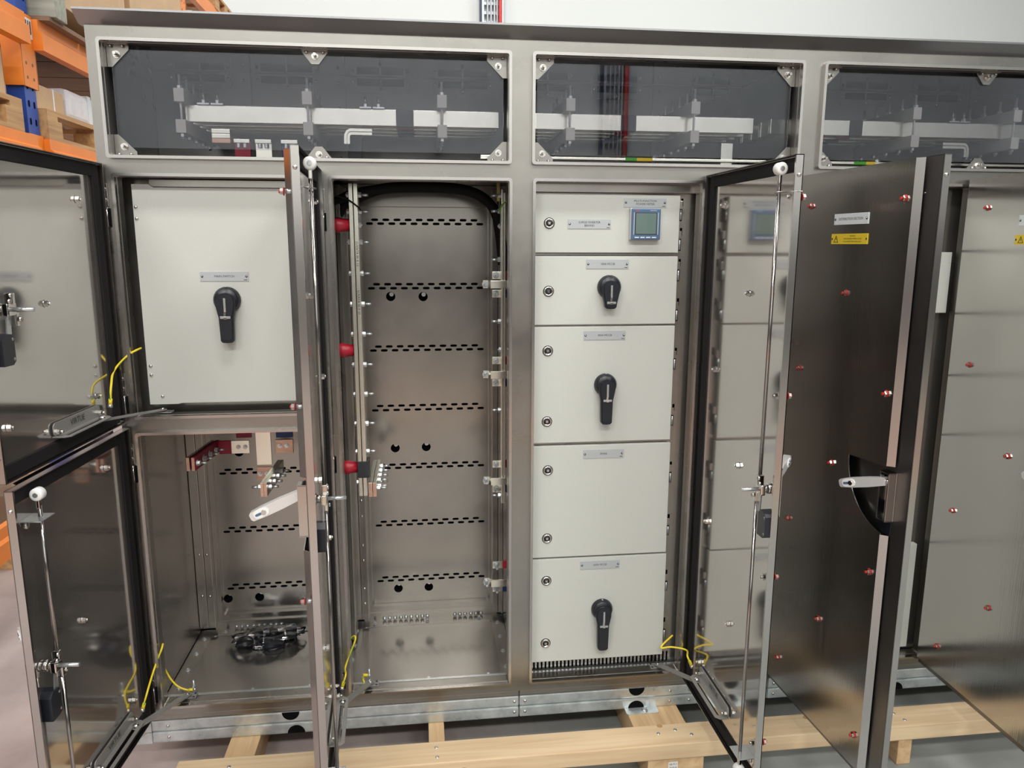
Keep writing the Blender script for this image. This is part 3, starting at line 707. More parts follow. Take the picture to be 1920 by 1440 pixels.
# ------------------------------------------------------------------ busbar chamber behind the middle door
b = B(); b.box(-0.204, -0.1925, 0.120, 0.170, 0.828, 1.790, 'tin_busbar', 0.001); lb1 = part('vertical_busbar', b, c1)
b = B(); b.box(-0.190, -0.178, 0.120, 0.170, 0.828, 1.790, 'tin_busbar', 0.001)
for z in (1.585, 1.44): b.text('LUVATA 50 X 12', 0.010, (-0.184, 0.1196, z), -Z, X, 'ink', 0.0002)
lb2 = part('vertical_busbar', b, c1)
for z in (1.758, 1.71, 1.62, 1.527, 1.434, 1.342, 1.247, 1.154, 1.06, 0.969):
    part('bolt', STUD, lb2, loc=(-0.178, 0.14, z), local=True); part('bolt', HEX, lb1, loc=(-0.204, 0.14, z), rot=NEGX, local=True)
part('nut', HEX, lb2, loc=(-0.178, 0.14, 1.67), local=True); part('bolt', HEX, lb1, loc=(-0.204, 0.14, 0.868), rot=NEGX, local=True)
for z in (1.670, 1.292, 0.918):
    b = B(); b.lathe([(0, 0), (0.016, 0), (0.021, 0.006), (0.0235, 0.020), (0.021, 0.027), (0.0175, 0.052), (0, 0.052)], (-0.2575, 0.14, z), X, 'red_epoxy', 8)
    part('standoff_insulator', b, c1, label='red ribbed insulator')
b = B(); b.box(-0.206, -0.170, 0.117, 0.173, 0.888, 0.942, 'black_sleeve', 0.002); part('black_sleeve', b, c1)
for j, x in enumerate((-0.168, -0.1555)):
    b = B(); b.box(x, x+0.011, 0.050, 0.305, 0.848, 0.893, 'tin_busbar', 0.001, mtx=None)
    b.box(x+0.0005, x+0.0105, 0.0490, 0.0502, 0.8485, 0.8925, 'copper'); o = part('link_bar', b, c1, label='tinned bar with a bare copper end')
for y, z in ((0.075, 0.868), (0.12, 0.880), (0.12, 0.86), (0.17, 0.88), (0.22, 0.88), (0.27, 0.88), (0.17, 0.86)): part('bolt', STUD, o, loc=(-0.1445, y, z), local=True)
# right hand bars
for k, x in enumerate((0.2530, 0.2605)):
    b = B(); b.box(x, x+0.0055, 0.150, 0.19, 0.775, 1.780 - 0.01*k, 'tin_busbar', 0.001); rb = part('vertical_busbar', b, c1)
for z in (1.762, 1.715, 1.568, 1.375, 1.088, 0.800): part('bolt', STUD, rb, loc=(0.2525, 0.16, z), rot=NEGX, local=True)
for z in (1.67, 1.285): part('nut', HEX, rb, loc=(0.2525, 0.16, z), rot=NEGX, local=True)
def tails(zr, zw, zb):
    b = B(); b.box(0.218, 0.289, 0.140, 0.1475, zw-0.012, zw+0.012, 'tin_busbar', 0.001)
    b.prism([(0.196, 0.158), (0.196, 0.165), (0.212, 0.165), (0.222, 0.1475), (0.222, 0.140), (0.211, 0.158)], (0, 0, zw-0.012), X, Y, 0.024, 'tin_busbar')
    o = part('breaker_tail', b, c1); part('bolt', STUD, o, loc=(0.203, 0.158, zw), rot=TO_CAM, local=True)
    for z, m in ((zr, 'red_sleeve'), (zb, 'blue_sleeve')):
        b = B(); b.box(0.228, 0.262, 0.192, 0.199, z-0.012, z+0.012, 'tin_busbar', 0.001); b.box(0.262, 0.289, 0.1905, 0.2005, z-0.013, z+0.013, m, 0.001)
        o = part('breaker_tail', b, c1); part('bolt', STUD, o, loc=(0.240, 0.192, z), rot=TO_CAM, local=True)
for zs in ((1.518, 1.492, 1.460), (1.245, 1.206, 1.172), (0.897, 0.853, 0.812), (0.540, 0.497, 0.455)): tails(*zs)
for z in (1.518, 1.460):
    pass
b = B()
b.tube([(-0.268, 0.35, 1.70), (-0.235, 0.33, 1.735), (-0.178, 0.33, 1.768), (-0.10, 0.34, 1.792), (0.02, 0.35, 1.797), (0.14, 0.35, 1.792), (0.215, 0.33, 1.762), (0.255, 0.30, 1.70), (0.272, 0.27, 1.55)], 0.017, 'black_rubber', 10)
part('black_cable', b, c1)
b = B()
b.tube([(-0.268, 0.31, 1.745), (-0.20, 0.29, 1.772), (-0.10, 0.29, 1.788), (0.03, 0.30, 1.793), (0.15, 0.30, 1.785), (0.225, 0.28, 1.745), (0.262, 0.26, 1.66), (0.276, 0.25, 1.50)], 0.014, 'black_rubber', 10)
part('black_cable', b, c1)
b = B(); b.tube([(-0.25, 0.10, 1.755), (-0.21, 0.105, 1.745), (-0.18, 0.105, 1.725), (-0.168, 0.11, 1.712)], 0.0025, 'black_rubber', 6); part('thin_wire', b, c1)
b = B(); b.tube([(0.290, 0.16, 1.742), (0.265, 0.145, 1.742), (0.252, 0.143, 1.730), (0.248, 0.15, 1.71)], 0.0022, 'yellow_wire', 6, 'green_wire'); part('thin_wire', b, c1, label='thin green and yellow wire')
flat(c1, 'brass_strip', 0.240, 0.250, 0.16, 0.19, 1.745, 1.800, 'brass')

# ------------------------------------------------------------------ incoming bars in the lower left compartment
def skewbar(p0, p1, w, z0, z1, m, m_end):
    d = Vector((p1[0]-p0[0], p1[1]-p0[1], 0)); L = d.length; d.normalize(); n = Vector((-d.y, d.x, 0))
    b = B(); b.prism([(0, -w), (L, -w), (L, 0), (0, 0)], (p0[0], p0[1], z0), d, n, z1-z0, m)
    b.prism([(-0.0012, 0.0005-w), (0, 0.0005-w), (0, -0.0005), (-0.0012, -0.0005)], (p0[0], p0[1], z0+0.0005), d, n, z1-z0-0.001, m_end)
    return b
b = skewbar((-0.714, 0.10), (-0.694, 0.31), 0.0095, 0.934, 0.976, 'tin_busbar', 'copper'); part('incoming_bar', b, c1, label='bar with a bare copper end')
b = skewbar((-0.6985, 0.10), (-0.6785, 0.31), 0.0095, 0.934, 0.976, 'red_sleeve', 'copper'); pa = part('incoming_bar', b, c1, label='bar in a red sleeve with a bare copper end')
for i in range(4): part('bolt', STUD, pa, loc=(-0.688+0.0048*i, 0.118+0.05*i, 0.954), local=True)
b = B(); b.box(-0.684, -0.631, 0.300, 0.309, 0.929, 0.974, 'red_sleeve', 0.001); part('phase_plate', b, c1, label='red sleeved plate')
b = B(); b.box(-0.630, -0.572, 0.300, 0.309, 0.930, 0.973, 'tin_busbar', 0.001); pp = part('phase_plate', b, c1)
for x in (-0.607, -0.585): part('bolt', SMALLHEX, pp, loc=(x, 0.300, 0.952), rot=TO_CAM, local=True)
b = B(); b.box(-0.617, -0.568, 0.32, 0.33, 0.978, 1.098, 'red_sleeve', 0.001); part('riser_bar', b, c1, label='red sleeved riser')
b = B(); b.box(-0.551, -0.502, 0.300, 0.310, 0.888, 1.098, 'tin_busbar', 0.001); part('riser_bar', b, c1)
b = B(); b.box(-0.551, -0.502, 0.292, 0.300, 0.838, 0.883, 'copper', 0.001); pp = part('phase_plate', b, c1, label='bare copper plate')
for x in (-0.540, -0.518): part('bolt', SMALLHEX, pp, loc=(x, 0.292, 0.860), rot=TO_CAM, local=True)
for j, x in enumerate((-0.490, -0.480)):
    b = skewbar((x, 0.05), (x+0.007, 0.30), 0.009, 0.861, 0.904, 'tin_busbar', 'copper'); pb = part('incoming_bar', b, c1, label='bar with a bare copper end')
for i in range(4): part('bolt', STUD, pb, loc=(-0.4705+0.0015*i, 0.075+0.055*i, 0.884), local=True)
part('bolt', STUD, pb, loc=(-0.490, 0.075, 0.884), rot=NEGX, local=True)
b = B(); b.box(-0.477, -0.424, 0.262, 0.272, 0.990, 1.098, 'blue_sleeve', 0.001); part('riser_bar', b, c1, label='blue sleeved riser')
b = B(); b.box(-0.478, -0.422, 0.250, 0.260, 0.940, 0.986, 'copper', 0.001); pp = part('phase_plate', b, c1, label='bare copper plate')
for x in (-0.464, -0.442): part('bolt', SMALLHEX, pp, loc=(x, 0.250, 0.966), rot=TO_CAM, local=True)
for z in (1.005,):
    box_part(c1, 'cable_cover', -0.86+0.05, -0.70, 0.40, 0.44, 1.00, 1.096, 'inside_steel')

# bag of black fittings on the floor of that compartment
t = thing('bag_of_fittings', 'clear plastic bag of black fittings lying on the floor of the lower left compartment', 'bag', (-0.58, 0.36, 0.215))
b = B(); b.lathe([(0, 0), (0.026, 0.001), (0.030, 0.010), (0.024, 0.020), (0.010, 0.022), (0, 0.022)], (-0.640, 0.35, 0.216), Z, 'black_plastic', 16); part('fitting', b, t)
b = B(); b.cyl((-0.612, 0.375, 0.232), (-0.585, 0.385, 0.232), 0.014, 'black_plastic', 12); part('fitting', b, t)
b = B(); b.box(-0.572, -0.505, 0.325, 0.372, 0.216, 0.247, 'black_plastic', 0.006); b.cyl((-0.54, 0.35, 0.246), (-0.54, 0.35, 0.262), 0.016, 'black_plastic', 12); part('fitting', b, t)
b = B(); b.cyl((-0.505, 0.39, 0.234), (-0.470, 0.40, 0.234), 0.018, 'black_plastic', 12); part('fitting', b, t)
b = B(); b.tube([(-0.57, 0.31, 0.221), (-0.55, 0.29, 0.221), (-0.52, 0.292, 0.224), (-0.50, 0.31, 0.221)], 0.004, 'black_plastic', 6); part('fitting', b, t)
bm = bmesh.new(); bmesh.ops.create_icosphere(bm, subdivisions=4, radius=1.0)
for v in bm.verts:
    n = math.sin(v.co.x*7+v.co.y*5)*0.06 + math.sin(v.co.y*11-v.co.x*3+v.co.z*6)*0.05 + random.uniform(-0.012, 0.012)
    c = v.co*(1+n); ang = 0.18
    v.co = Vector((-0.562 + c.x*0.122, 0.352 + c.y*0.075 + c.x*0.02, 0.240 + c.z*0.025))
    v.co.z = max(v.co.z, 0.2155)
me = bpy.data.meshes.new('film'); bm.to_mesh(me); bm.free(); me.materials.append(M['clear_film'])
part('plastic_film', me, t, label='clear crinkled plastic film')

# ------------------------------------------------------------------ white inner doors
def lock_mesh():
    b = B(); b.lathe([(0.0145, 0), (0.0150, 0.002), (0.0135, 0.0045), (0.0105, 0.005), (0.0100, 0.003), (0.0, 0.003)], (0, 0, 0), -Y, 'chrome', 20)
    b.lathe([(0.0165, 0), (0.0165, 0.0008), (0, 0.0008)], (0, 0, 0), -Y, 'black_rubber', 20)
    b.lathe([(0.0085, 0.0031), (0.0085, 0.0034), (0.005, 0.0036), (0, 0.0036)], (0, 0, 0), -Y, 'ink', 14)
    b.box(-0.0035, 0.0035, -0.0052, -0.003, -0.0035, 0.0035, 'chrome', 0.0006); return b.mesh('lock')
LOCK = lock_mesh()
def nameplate(lines, wd=0.130, h=0.028, m='plate_grey', size=0.0085, tag=True):
    b = B(); b.box(-wd/2, wd/2, -0.0018, 0, -h/2, h/2, m, 0.0004)
    n = len(lines)
    for i, t in enumerate(lines): b.text(t, size, (0, -0.0019, (n-1)*0.0046 - i*0.0092), X, Z, 'ink', 0.0002)
    for sx in (-1, 1):
        b.lathe([(0.0034, 0), (0.003, 0.0012), (0, 0.0016)], (sx*(wd/2-0.0055), -0.0018, 0), -Y, 'ink', 10)
        b.lathe([(0.002, 0.0012), (0.0017, 0.0020), (0, 0.0021)], (sx*(wd/2-0.005), -0.0018, 0.0004), -Y, 'zinc', 8)
    if tag: b.box(wd/2-0.013, wd/2-0.004, -0.0021, -0.0018, -h/2+0.003, -h/2+0.0046, 'ink')
    return b.mesh('nameplate')
def rotary(r, L):
    """black rotary handle pointing down; r disc radius, L drop of the grip below the disc centre"""
    b = B()
    b.lathe([(r, 0), (r*1.0, 0.008), (r*0.93, 0.012), (r*0.90, 0.016), (r*0.80, 0.020), (0, 0.021)], (0, 0, 0), -Y, 'black_plastic', 28)
    wt, wm, wb = r*0.78, r*0.52, r*0.47
    pts = [(-wt*0.75, r*0.30), (-wt*0.4, r*0.5), (0, r*0.58), (wt*0.4, r*0.5), (wt*0.75, r*0.30), (wt*0.92, 0), (wt*0.9, -r*0.4), (wm*1.12, -r*1.0), (wm, -r*1.25), (wb, -L+0.006), (wb*0.7, -L+0.001), (0, -L), (-wb*0.7, -L+0.001), (-wb, -L+0.006), (-wm, -r*1.25), (-wm*1.12, -r*1.0), (-wt*0.9, -r*0.4), (-wt*0.92, 0)]
    b.plate([pts[::-1]], (0, -0.014, 0), X, Z, 0.018, 'black_plastic', smooth_side=True)
    top = [(p[0]*0.86, p[1]*0.93) for p in pts]
    b.plate([top[::-1]], (0, -0.032, 0), X, Z, 0.004, 'black_plastic', smooth_side=True)
    b.box(-0.0030, 0.0030, -0.0385, -0.035, -r*0.80, r*0.18, 'zinc', 0.0004)
    b.prism([(-0.0030, -r*0.80), (0.0030, -r*0.80), (0.0015, -r*1.15), (-0.0045, -r*1.15)], (0, -0.036, 0), X, Z, 0.003, 'chrome')
    b.box(-wm*0.72, wm*0.72, -0.0395, -0.034, -r*1.34, -r*1.16, 'zinc', 0.0005); b.box(-0.004, 0.004, -0.041, -0.035, -r*1.38, -r*1.22, 'chrome', 0.0005)
    # index mark on the rim
    b.box(-0.002, 0.002, -0.0125, -0.004, r*0.985, r*1.005, 'plate_grey')
    return b.mesh('rotary_handle')
def hinge_pin():
    b = B(); b.box(0.003, 0.0125, -0.003, 0.0, 0.007, 0.030, 'inside_steel', 0.0006); b.cyl((0.0065, -0.006, -0.026), (0.0065, -0.006, 0.004), 0.0027, 'zinc', 8)
    b.box(0.0015, 0.0120, -0.0012, 0.0, -0.029, 0.0065, 'void_black'); return b.mesh('hinge')
HINGE = hinge_pin()
def white_door(root, x0, x1, z0, z1, label, locks=(), plates=(), handle=None, hinges=(), yf=0.030, meter=None):
    b = B(); b.box(x0, x1, yf, yf+0.022, z0, z1, 'white_coat', 0.0018); d = part('inner_door', b, root, label=label)
    for x, z in locks: part('lock', LOCK, d, loc=(x, yf, z), local=True)
    for lines, x, z in plates: part('nameplate', nameplate(lines), d, loc=(x, yf, z), local=True, label='grey plate lettered ' + ' '.join(lines))
    if handle: part('rotary_handle', rotary(handle[2], handle[3]), d, loc=(handle[0], yf, handle[1]), local=True, label='black handle with a bright locking clip')
    for x, z in hinges: part('hinge', HINGE, d, loc=(x1-0.001, yf+0.012, z), local=True)
    if meter:
        x, z = meter; b = B()
        b.box(x-0.046, x+0.046, yf-0.014, yf, z-0.046, z+0.046, 'plate_grey', 0.002)
        b.box(x-0.043, x+0.045, yf-0.022, yf-0.0142, z-0.046, z+0.045, 'meter_blue', 0.0035)
        b.box(x-0.033, x+0.033, yf-0.0226, yf-0.0218, z-0.031, z+0.033, 'ink', 0.0002)
        b.box(x-0.031, x+0.031, yf-0.0229, yf-0.0222, z-0.029, z+0.031, 'meter_screen', 0.0002)
        for sx in (-1, 1): b.box(x+sx*0.0365-0.0012, x+sx*0.0365+0.0012, yf-0.0226, yf-0.0218, z-0.031, z+0.033, 'plate_grey')
        for k in range(4): b.box(x-0.0335+0.0175*k, x-0.0205+0.0175*k, yf-0.0228, yf-0.0218, z-0.0405, z-0.0375, 'white_ink')
        b.box(x-0.031, x-0.023, yf-0.0228, yf-0.0218, z+0.0365, z+0.0395, 'red_ink')
        b.box(x+0.012, x+0.031, yf-0.0226, yf-0.0218, z+0.038, z+0.0395, 'plate_grey')
        part('power_meter', b, d, label='blue power meter with a dark screen')
    return d
DX0, DX1 = 0.338, 0.7775
white_door(c2, DX0, DX1, 1.591, 1.7595, 'top white door with a power meter', [(0.3815, 1.676)], [(('SURGE DIVERTER', 'BEHIND'), 0.502, 1.6745), (('MULTI-FUNCTION', 'POWER METER'), 0.670, 1.7375)], None, [(0, 1.714), (0, 1.626)], meter=(0.668, 1.675))
white_door(c2, DX0, DX1, 1.376, 1.5805, 'white door lettered 100A MCCB', [(0.3815, 1.477)], [(('100A MCCB',), 0.560, 1.5575)], (0.566, 1.489, 0.036, 0.064), [(0, 1.534), (0, 1.412)])
white_door(c2, DX0, DX1, 1.0085, 1.3700, 'white door lettered 400A MCCB', [(0.3815, 1.297), (0.3815, 1.077)], [(('400A MCCB',), 0.5565, 1.343)], (0.562, 1.190, 0.035, 0.120), [(0, 1.26), (0, 1.079)])
white_door(c2, DX0, DX1+0.002, 0.630, 0.9980, 'plain white door lettered SPARE', [(0.386, 0.920), (0.386, 0.695)], [(('SPARE',), 0.5625, 0.969)], None, [(0, 0.892), (0, 0.712)])
white_door(c2, DX0, DX1+0.004, 0.2665, 0.6240, 'lowest white door, lettered 630A MCCB', [(0.3855, 0.551), (0.3855, 0.333)], [(('630A MCCB',), 0.5605, 0.598)], (0.570, 0.444, 0.035, 0.132), [(0, 0.518), (0, 0.347)])
# steel mounting frame behind the white doors, slotted along its foot
b = B()
loops = [rect(0.302, 0.879, 0.2125, 1.8145)]
for i in range(36): loops.append([(p[1]+0.352+0.0130*i, p[0]+0.243) for p in slot(0, 0, 0.038, 0.0062)][::-1])
for z in (1.73, 1.643, 1.55, 1.43, 1.275, 1.095, 0.905, 0.727, 0.533, 0.362): loops.append(rect(0.790, 0.797, z, z+0.022))
for z in (1.15, 0.74): loops.append(rect(0.842, 0.849, z-0.012, z+0.012))
b.plate(loops, (0, 0.060, 0), X, Z, 0.002, 'inside_steel'); mf = part('mounting_frame', b, c2)
box_part(c2, 'slot_shade_sheet', 0.303, 0.878, 0.075, 0.078, 0.2125, 1.8145, 'void_black')  # black sheet added as the shade seen through the frame's slots
box_part(c2, 'top_fascia', 0.337, 0.828, 0.033, 0.058, 1.766, 1.7915, 'inside_steel', 0.001)
for z in (1.5858, 1.3732, 1.0033, 0.627):
    for x in (0.53, 0.64): part('screw', DOME, mf, loc=(x, 0.0575, z), rot=TO_CAM, local=True)
    box_part(c2, 'door_rail', 0.340, 0.775, 0.045, 0.0578, z-0.0035, z+0.0035, 'inside_steel')
box_part(c2, 'sill_strip', 0.303, 0.878, 0.0375, 0.049, 0.2125, 0.2245, 'zinc')

# main switch cover in the upper left compartment
b = B()
b.plate([[(-0.7785, 1.774), (-0.7785, 1.158), (-0.700, 1.158), (-0.688, 1.161), (-0.330, 1.161), (-0.330, 1.766), (-0.722, 1.766), (-0.734, 1.774)][::1]], (0, 0.032, 0), X, Z, 0.002, 'white_coat')
b.box(-0.7785, -0.7765, 0.033, 0.075, 1.158, 1.774, 'white_coat'); b.box(-0.3320, -0.330, 0.033, 0.075, 1.161, 1.766, 'white_coat')
b.box(-0.70, -0.34, 0.033, 0.075, 1.1595, 1.1615, 'white_coat'); b.box(-0.72, -0.34, 0.033, 0.075, 1.764, 1.766, 'white_coat')
mc = part('switch_cover', b, c1, label='white cover lettered MAIN SWITCH')
part('nameplate', nameplate(('MAIN SWITCH',), 0.132, 0.0275), mc, loc=(-0.5485, 0.030, 1.5235), local=True, label='grey plate lettered MAIN SWITCH')
part('rotary_handle', rotary(0.0375, 0.120), mc, loc=(-0.5445, 0.030, 1.457), local=True, label='black handle with a bright locking clip')
for x, z in ((-0.742, 1.181), (-0.771, 1.713), (-0.771, 1.682), (-0.768, 1.27), (-0.768, 1.244)): part('screw', DOME, mc, loc=(x, 0.030, z), rot=TO_CAM, local=True)
b = B(); b.plate([rect(-0.845, -0.287, 1.105, 1.814), rect(-0.790, -0.783, 1.42, 1.445)], (0, 0.086, 0), X, Z, 0.002, 'inside_steel'); part('mounting_frame', b, c1)
b = B(); b.box(-0.735, -0.34, 0.040, 0.084, 1.768, 1.788, 'inside_steel', 0.001); part('top_fascia', b, c1)
for z in (1.64, 1.215): part('hinge', HINGE, mc, loc=(-0.786, 0.060, z), local=True)

# distribution section: white doors seen in the gap between the two dark doors
for k, (xa, xb, z0, z1) in enumerate(((1.205, 1.640, 1.600, 1.7595), (1.205, 1.677, 1.402, 1.594), (1.205, 1.640, 1.200, 1.396), (1.205, 1.640, 1.000, 1.194), (1.205, 1.640, 0.622, 0.994), (1.205, 1.664, 0.236, 0.616))):
    white_door(c3, xa, xb, z0, z1, 'white door behind the dark door', [(1.25, (z0+z1)/2)], [], None, [])
b = B(); b.box(1.174, 1.728, 0.060, 0.062, 0.2125, 1.8145, 'inside_steel'); part('mounting_frame', b, c3)
b = B(); b.box(1.735, 2.335, 0.060, 0.062, 0.2125, 1.8145, 'inside_steel'); part('mounting_frame', b, c3)
for z0, z1 in ((0.236, 0.7), (0.706, 1.2), (1.206, 1.76)): white_door(c3, 1.78, 2.22, z0, z1, 'white door behind the right hand dark door', [(1.83, (z0+z1)/2)], [], None, [])

# ------------------------------------------------------------------ outer doors, hinged at the frame and swung open
def frame_hinge():
    b = B(); b.box(-0.010, 0.010, -0.004, 0, -0.030, 0.030, 'frame_steel', 0.001)
    for z in (0.014, -0.014): b.lathe([(0.0065, 0.0), (0.0062, 0.004), (0.004, 0.007), (0, 0.0075)], (0, -0.004, z), -Y, 'chrome', 10)
    b.lathe([(0.0022, 0.0), (0, 0.0006)], (0, -0.004, 0), -Y, 'ink', 8)
    b.cyl((0.004, -0.007, -0.085), (0.004, -0.007, -0.032), 0.0045, 'edge_steel', 10)
    b.box(0.007, 0.0115, -0.006, 0.0005, -0.085, -0.035, 'void_black'); return b.mesh('hinge')
FHINGE = frame_hinge()
def door_bolt(outer, inner=True):
    b = B()
    if inner: b.cyl((0, -0.0160, 0), (0, -0.0145, 0), 0.0095, 'chrome', 14); b.cyl((0, -0.0145, 0), (0, -0.007, 0), 0.0082, 'chrome', 6); b.cyl((0, -0.007, 0), (0, -0.003, 0), 0.0045, 'chrome', 8)
    if outer: b.cyl((0, -0.0387, 0), (0, -0.0405, 0), 0.0088, 'red_washer', 14); b.cyl((0, -0.0405, 0), (0, -0.047, 0), 0.0075, 'rod_steel', 6); b.cyl((0, -0.047, 0), (0, -0.050, 0), 0.004, 'red_washer', 8)
    b.cyl((0, -0.0364, 0), (0, -0.0187, 0), 0.0055, 'zinc', 8); return b.mesh('door_bolt')
DBOLT = door_bolt(True)
def outer_door(root, hx, s, theta, wd, z0, z1, label, camz, camu=0.495, arm_z=0.300, arm_up=True, plates=(), rods=True, roller=(True, True), skin_gap=0.064, bolts=None, lever=(0.90, 0.36, -0.30)):
    rot = (0, 0, R(-theta) if s > 0 else R(theta))
    def U(a, b): return (a, b) if s > 0 else (-b, -a)
    loc = (hx, -0.012, 0)
    def mk(name, b, label=None): return part(name, b, d, local=True, label=label)
    b = B()
    u0, u1 = U(0, wd)
    b.box(u0, u1, -0.0185, -0.0165, z0, z1, 'chamber_steel')  # darker steel on the outer face stands in for shade in the handle recess
    b.quadface([(u0+0.002, -0.0162, z0+0.002), (u1-0.002, -0.0162, z0+0.002), (u1-0.002, -0.0162, z1-0.002), (u0+0.002, -0.0162, z1-0.002)], 'mirror_steel')
    for a, c in ((0, 0.002), (wd-0.002, wd)):
        p, q = U(a, c); b.box(p, q, -0.0185, 0, z0, z1, 'edge_steel')
    b.box(u0, u1, -0.0185, 0, z0, z0+0.002, 'edge_steel'); b.box(u0, u1, -0.0185, 0, z1-0.002, z1, 'edge_steel')
    p, q = U(wd-0.006, wd-0.002); b.box(p, q, -0.002, 0, z0, z1, 'edge_steel')
    d = part('outer_door', b, root, loc=loc, rot=rot, label=label)
    # foam gasket strips on the inner face
    b = B(); g = -0.010
    for a, c, e, f in ((0.012, 0.040, z0+0.004, z1-0.004), (0.041, wd-0.013, z1-0.036, z1-0.004), (0.041, wd-0.013, z0+0.004, z0+0.034), (wd-0.012, wd-0.0065, z0+0.004, z1-0.004)):
        p, q = U(a, c); b.box(p, q, -0.0160, g, e, f, 'black_rubber', 0.002)
    mk('gasket', b)
    # outer skin standing off the door, cut away round the handle
    k0, k1 = 0.018, wd - skin_gap
    hz = camz + 0.052; rr = 0.163
    pts = [(k0, z0+0.03), (k1, z0+0.03)]
    pts += [(k1, hz-rr)] + [(k1 + 0.012 - rr*math.sin(R(a)), hz - rr*math.cos(R(a))) for a in range(10, 91, 5)] + [(k1, hz+0.010)]
    pts += [(k1, z1-0.002), (k0, z1-0.002)]
    P = [(s*a, c) for a, c in pts]
    if s < 0: P = P[::-1]
    b = B(); b.plate([P], (0, -0.0365, 0), X, Z, 0.002, 'skin_steel')
    for e, f in ((z0+0.03, hz-rr-0.004), (hz+0.012, z1-0.002)):      # sloping return along the free edge
        q = [(s*k1, -0.0385), (s*(k1+0.013), -0.0235), (s*(k1+0.0115), -0.0225), (s*(k1-0.001), -0.0365)]
        if s < 0: q = q[::-1]
        b.prism(q, (0, 0, e), X, Y, f-e, 'edge_steel')
    sk = mk('outer_skin', b)
    # bolts through door and skin
    if bolts is None:
        bolts = [(u, 1.724 - 0.2335*i) for i in range(7) for u in ((0.108, 0.500) if i % 2 == 0 else (0.302,))]
    for u, zz in bolts: part('door_bolt', DBOLT, d, loc=(s*u, 0, zz), local=True, label='bolt with a red washer outside')
    # locking rods, rollers, guides, cam, handle, limit switch
    yr = 0.012; cu = camu*s
    b = B()
    b.cyl((cu, -0.016, camz), (cu, -0.006, camz), 0.014, 'chrome', 8); b.cyl((cu, -0.006, camz), (cu, 0.004, camz), 0.010, 'chrome', 14)
    b.box(cu-0.016, cu+0.016, 0.004, 0.018, camz-0.013, camz+0.013, 'chrome', 0.003); b.cyl((cu, 0.018, camz), (cu, 0.062, camz), 0.0048, 'zinc', 10)
    b.box(cu-s*0.004-0.006, cu-s*0.004+0.006, 0.003, 0.020, camz+0.010, camz+0.034, 'chrome', 0.002)
    b.box(cu-s*0.016-0.007, cu-s*0.016+0.007, 0.003, 0.018, camz-0.036, camz-0.008, 'chrome', 0.002)
    for dx, dz in ((0.012, 0.018), (-0.020, -0.022), (0.006, 0.030)): b.lathe([(0.0055, 0), (0.005, 0.003), (0, 0.004)], (cu+s*dx, 0.020, camz+dz), Y, 'chrome', 10)
    b.prism([(0, -0.008), (0.013, -0.010), (0.020, -0.055), (0.012, -0.064), (0.004, -0.060)], (cu-0.004, 0.010, camz), X, Z, 0.003, 'zinc')
    mk('lock_cam', b)
    ztop, zbot = z1-0.055, z0+0.055
    for up in ((1, -1) if rods else ()):
        ru = cu - s*0.004 if up > 0 else cu - s*0.016
        za, zb = (camz+0.02, ztop) if up > 0 else (zbot, camz-0.02)
        b = B(); b.cyl((ru, yr, za), (ru, yr, zb), 0.0048, 'rod_steel', 10)
        zz = ztop if up > 0 else zbot
        b.box(ru-0.006, ru+0.006, yr-0.004, yr+0.004, *sorted((zz-0.006*up, zz+0.018*up)), 'chrome', 0.002)
        mk('lock_rod', b)
        if (up > 0 and roller[0]) or (up < 0 and roller[1]):
            b = B(); zr = zz+0.027*up
            b.lathe([(0, -0.011), (0.012, -0.011), (0.0145, -0.008), (0.0145, 0.008), (0.012, 0.011), (0.006, 0.011), (0, 0.0095)], (ru, yr, zr), X*s, 'nylon', 16)
            b.cyl((ru+s*0.010, yr, zr), (ru+s*0.0125, yr, zr), 0.0055, 'zinc', 10); mk('roller', b, 'white nylon roller')
        b = B(); zg = zz-0.026*up   # guide: flat tab from the door with a hole for the rod
        if up > 0 and z1-z0 > 1.2:
            b.tube([(ru+s*0.05, -0.021, zg), (ru+s*0.045, 0.002, zg), (ru+s*0.01, yr+0.010, zg), (ru-s*0.008, yr+0.006, zg), (ru-s*0.009, yr-0.006, zg), (ru+s*0.02, yr-0.010, zg)], 0.0016, 'inside_steel', 6)
        else:
            p, q = sorted((ru-s*0.022, ru+s*0.035)); b.box(p, q, -0.016, yr+0.020, zg-0.001, zg+0.001, 'zinc', 0.0006)
            b.lathe([(0.008, 0), (0.0085, 0.004), (0, 0.006)], (ru+s*0.02, -0.010, zg-0.012), Y, 'chrome', 10)
        mk('rod_guide', b)
    b = B(); p, q = sorted((cu+s*0.001, cu+s*0.042)); zc = camz-0.082
    b.prism([(p, zc-0.026), (p+0.010, zc-0.034), (q, zc-0.034), (q, zc+0.022), (q-0.012, zc+0.034), (p+0.004, zc+0.030), (p, zc+0.022)], (0, 0.014, 0), X, Z, 0.034, 'black_plastic')
    for xx, zz in ((p+0.005, zc-0.022), (p+0.005, zc+0.020)): b.lathe([(0.0035, 0), (0, 0.002)], (xx, 0.014, zz), Y, 'zinc', 8)
    mk('limit_switch', b, 'black limit switch box')
    # swing handle on the outside: base plate with the lever swung out
    b = B(); hu = s*(k1+0.020); e0, e1 = camz-0.075, camz+0.050
    p, q = sorted((hu-s*0.034, hu))
    b.box(p, q, -0.0230, -0.0187, e0, e1, 'chrome', 0.001); b.box(*sorted((hu-s*0.003, hu)), -0.044, -0.0230, e0, e1, 'edge_steel', 0.001)
    b.box(*sorted((hu-s*0.034, hu-s*0.031)), -0.044, -0.0230, e0, e1, 'edge_steel', 0.001); b.box(p, q, -0.044, -0.0230, e0, e0+0.003, 'edge_steel'); b.box(p, q, -0.044, -0.0230, e1-0.003, e1, 'edge_steel')
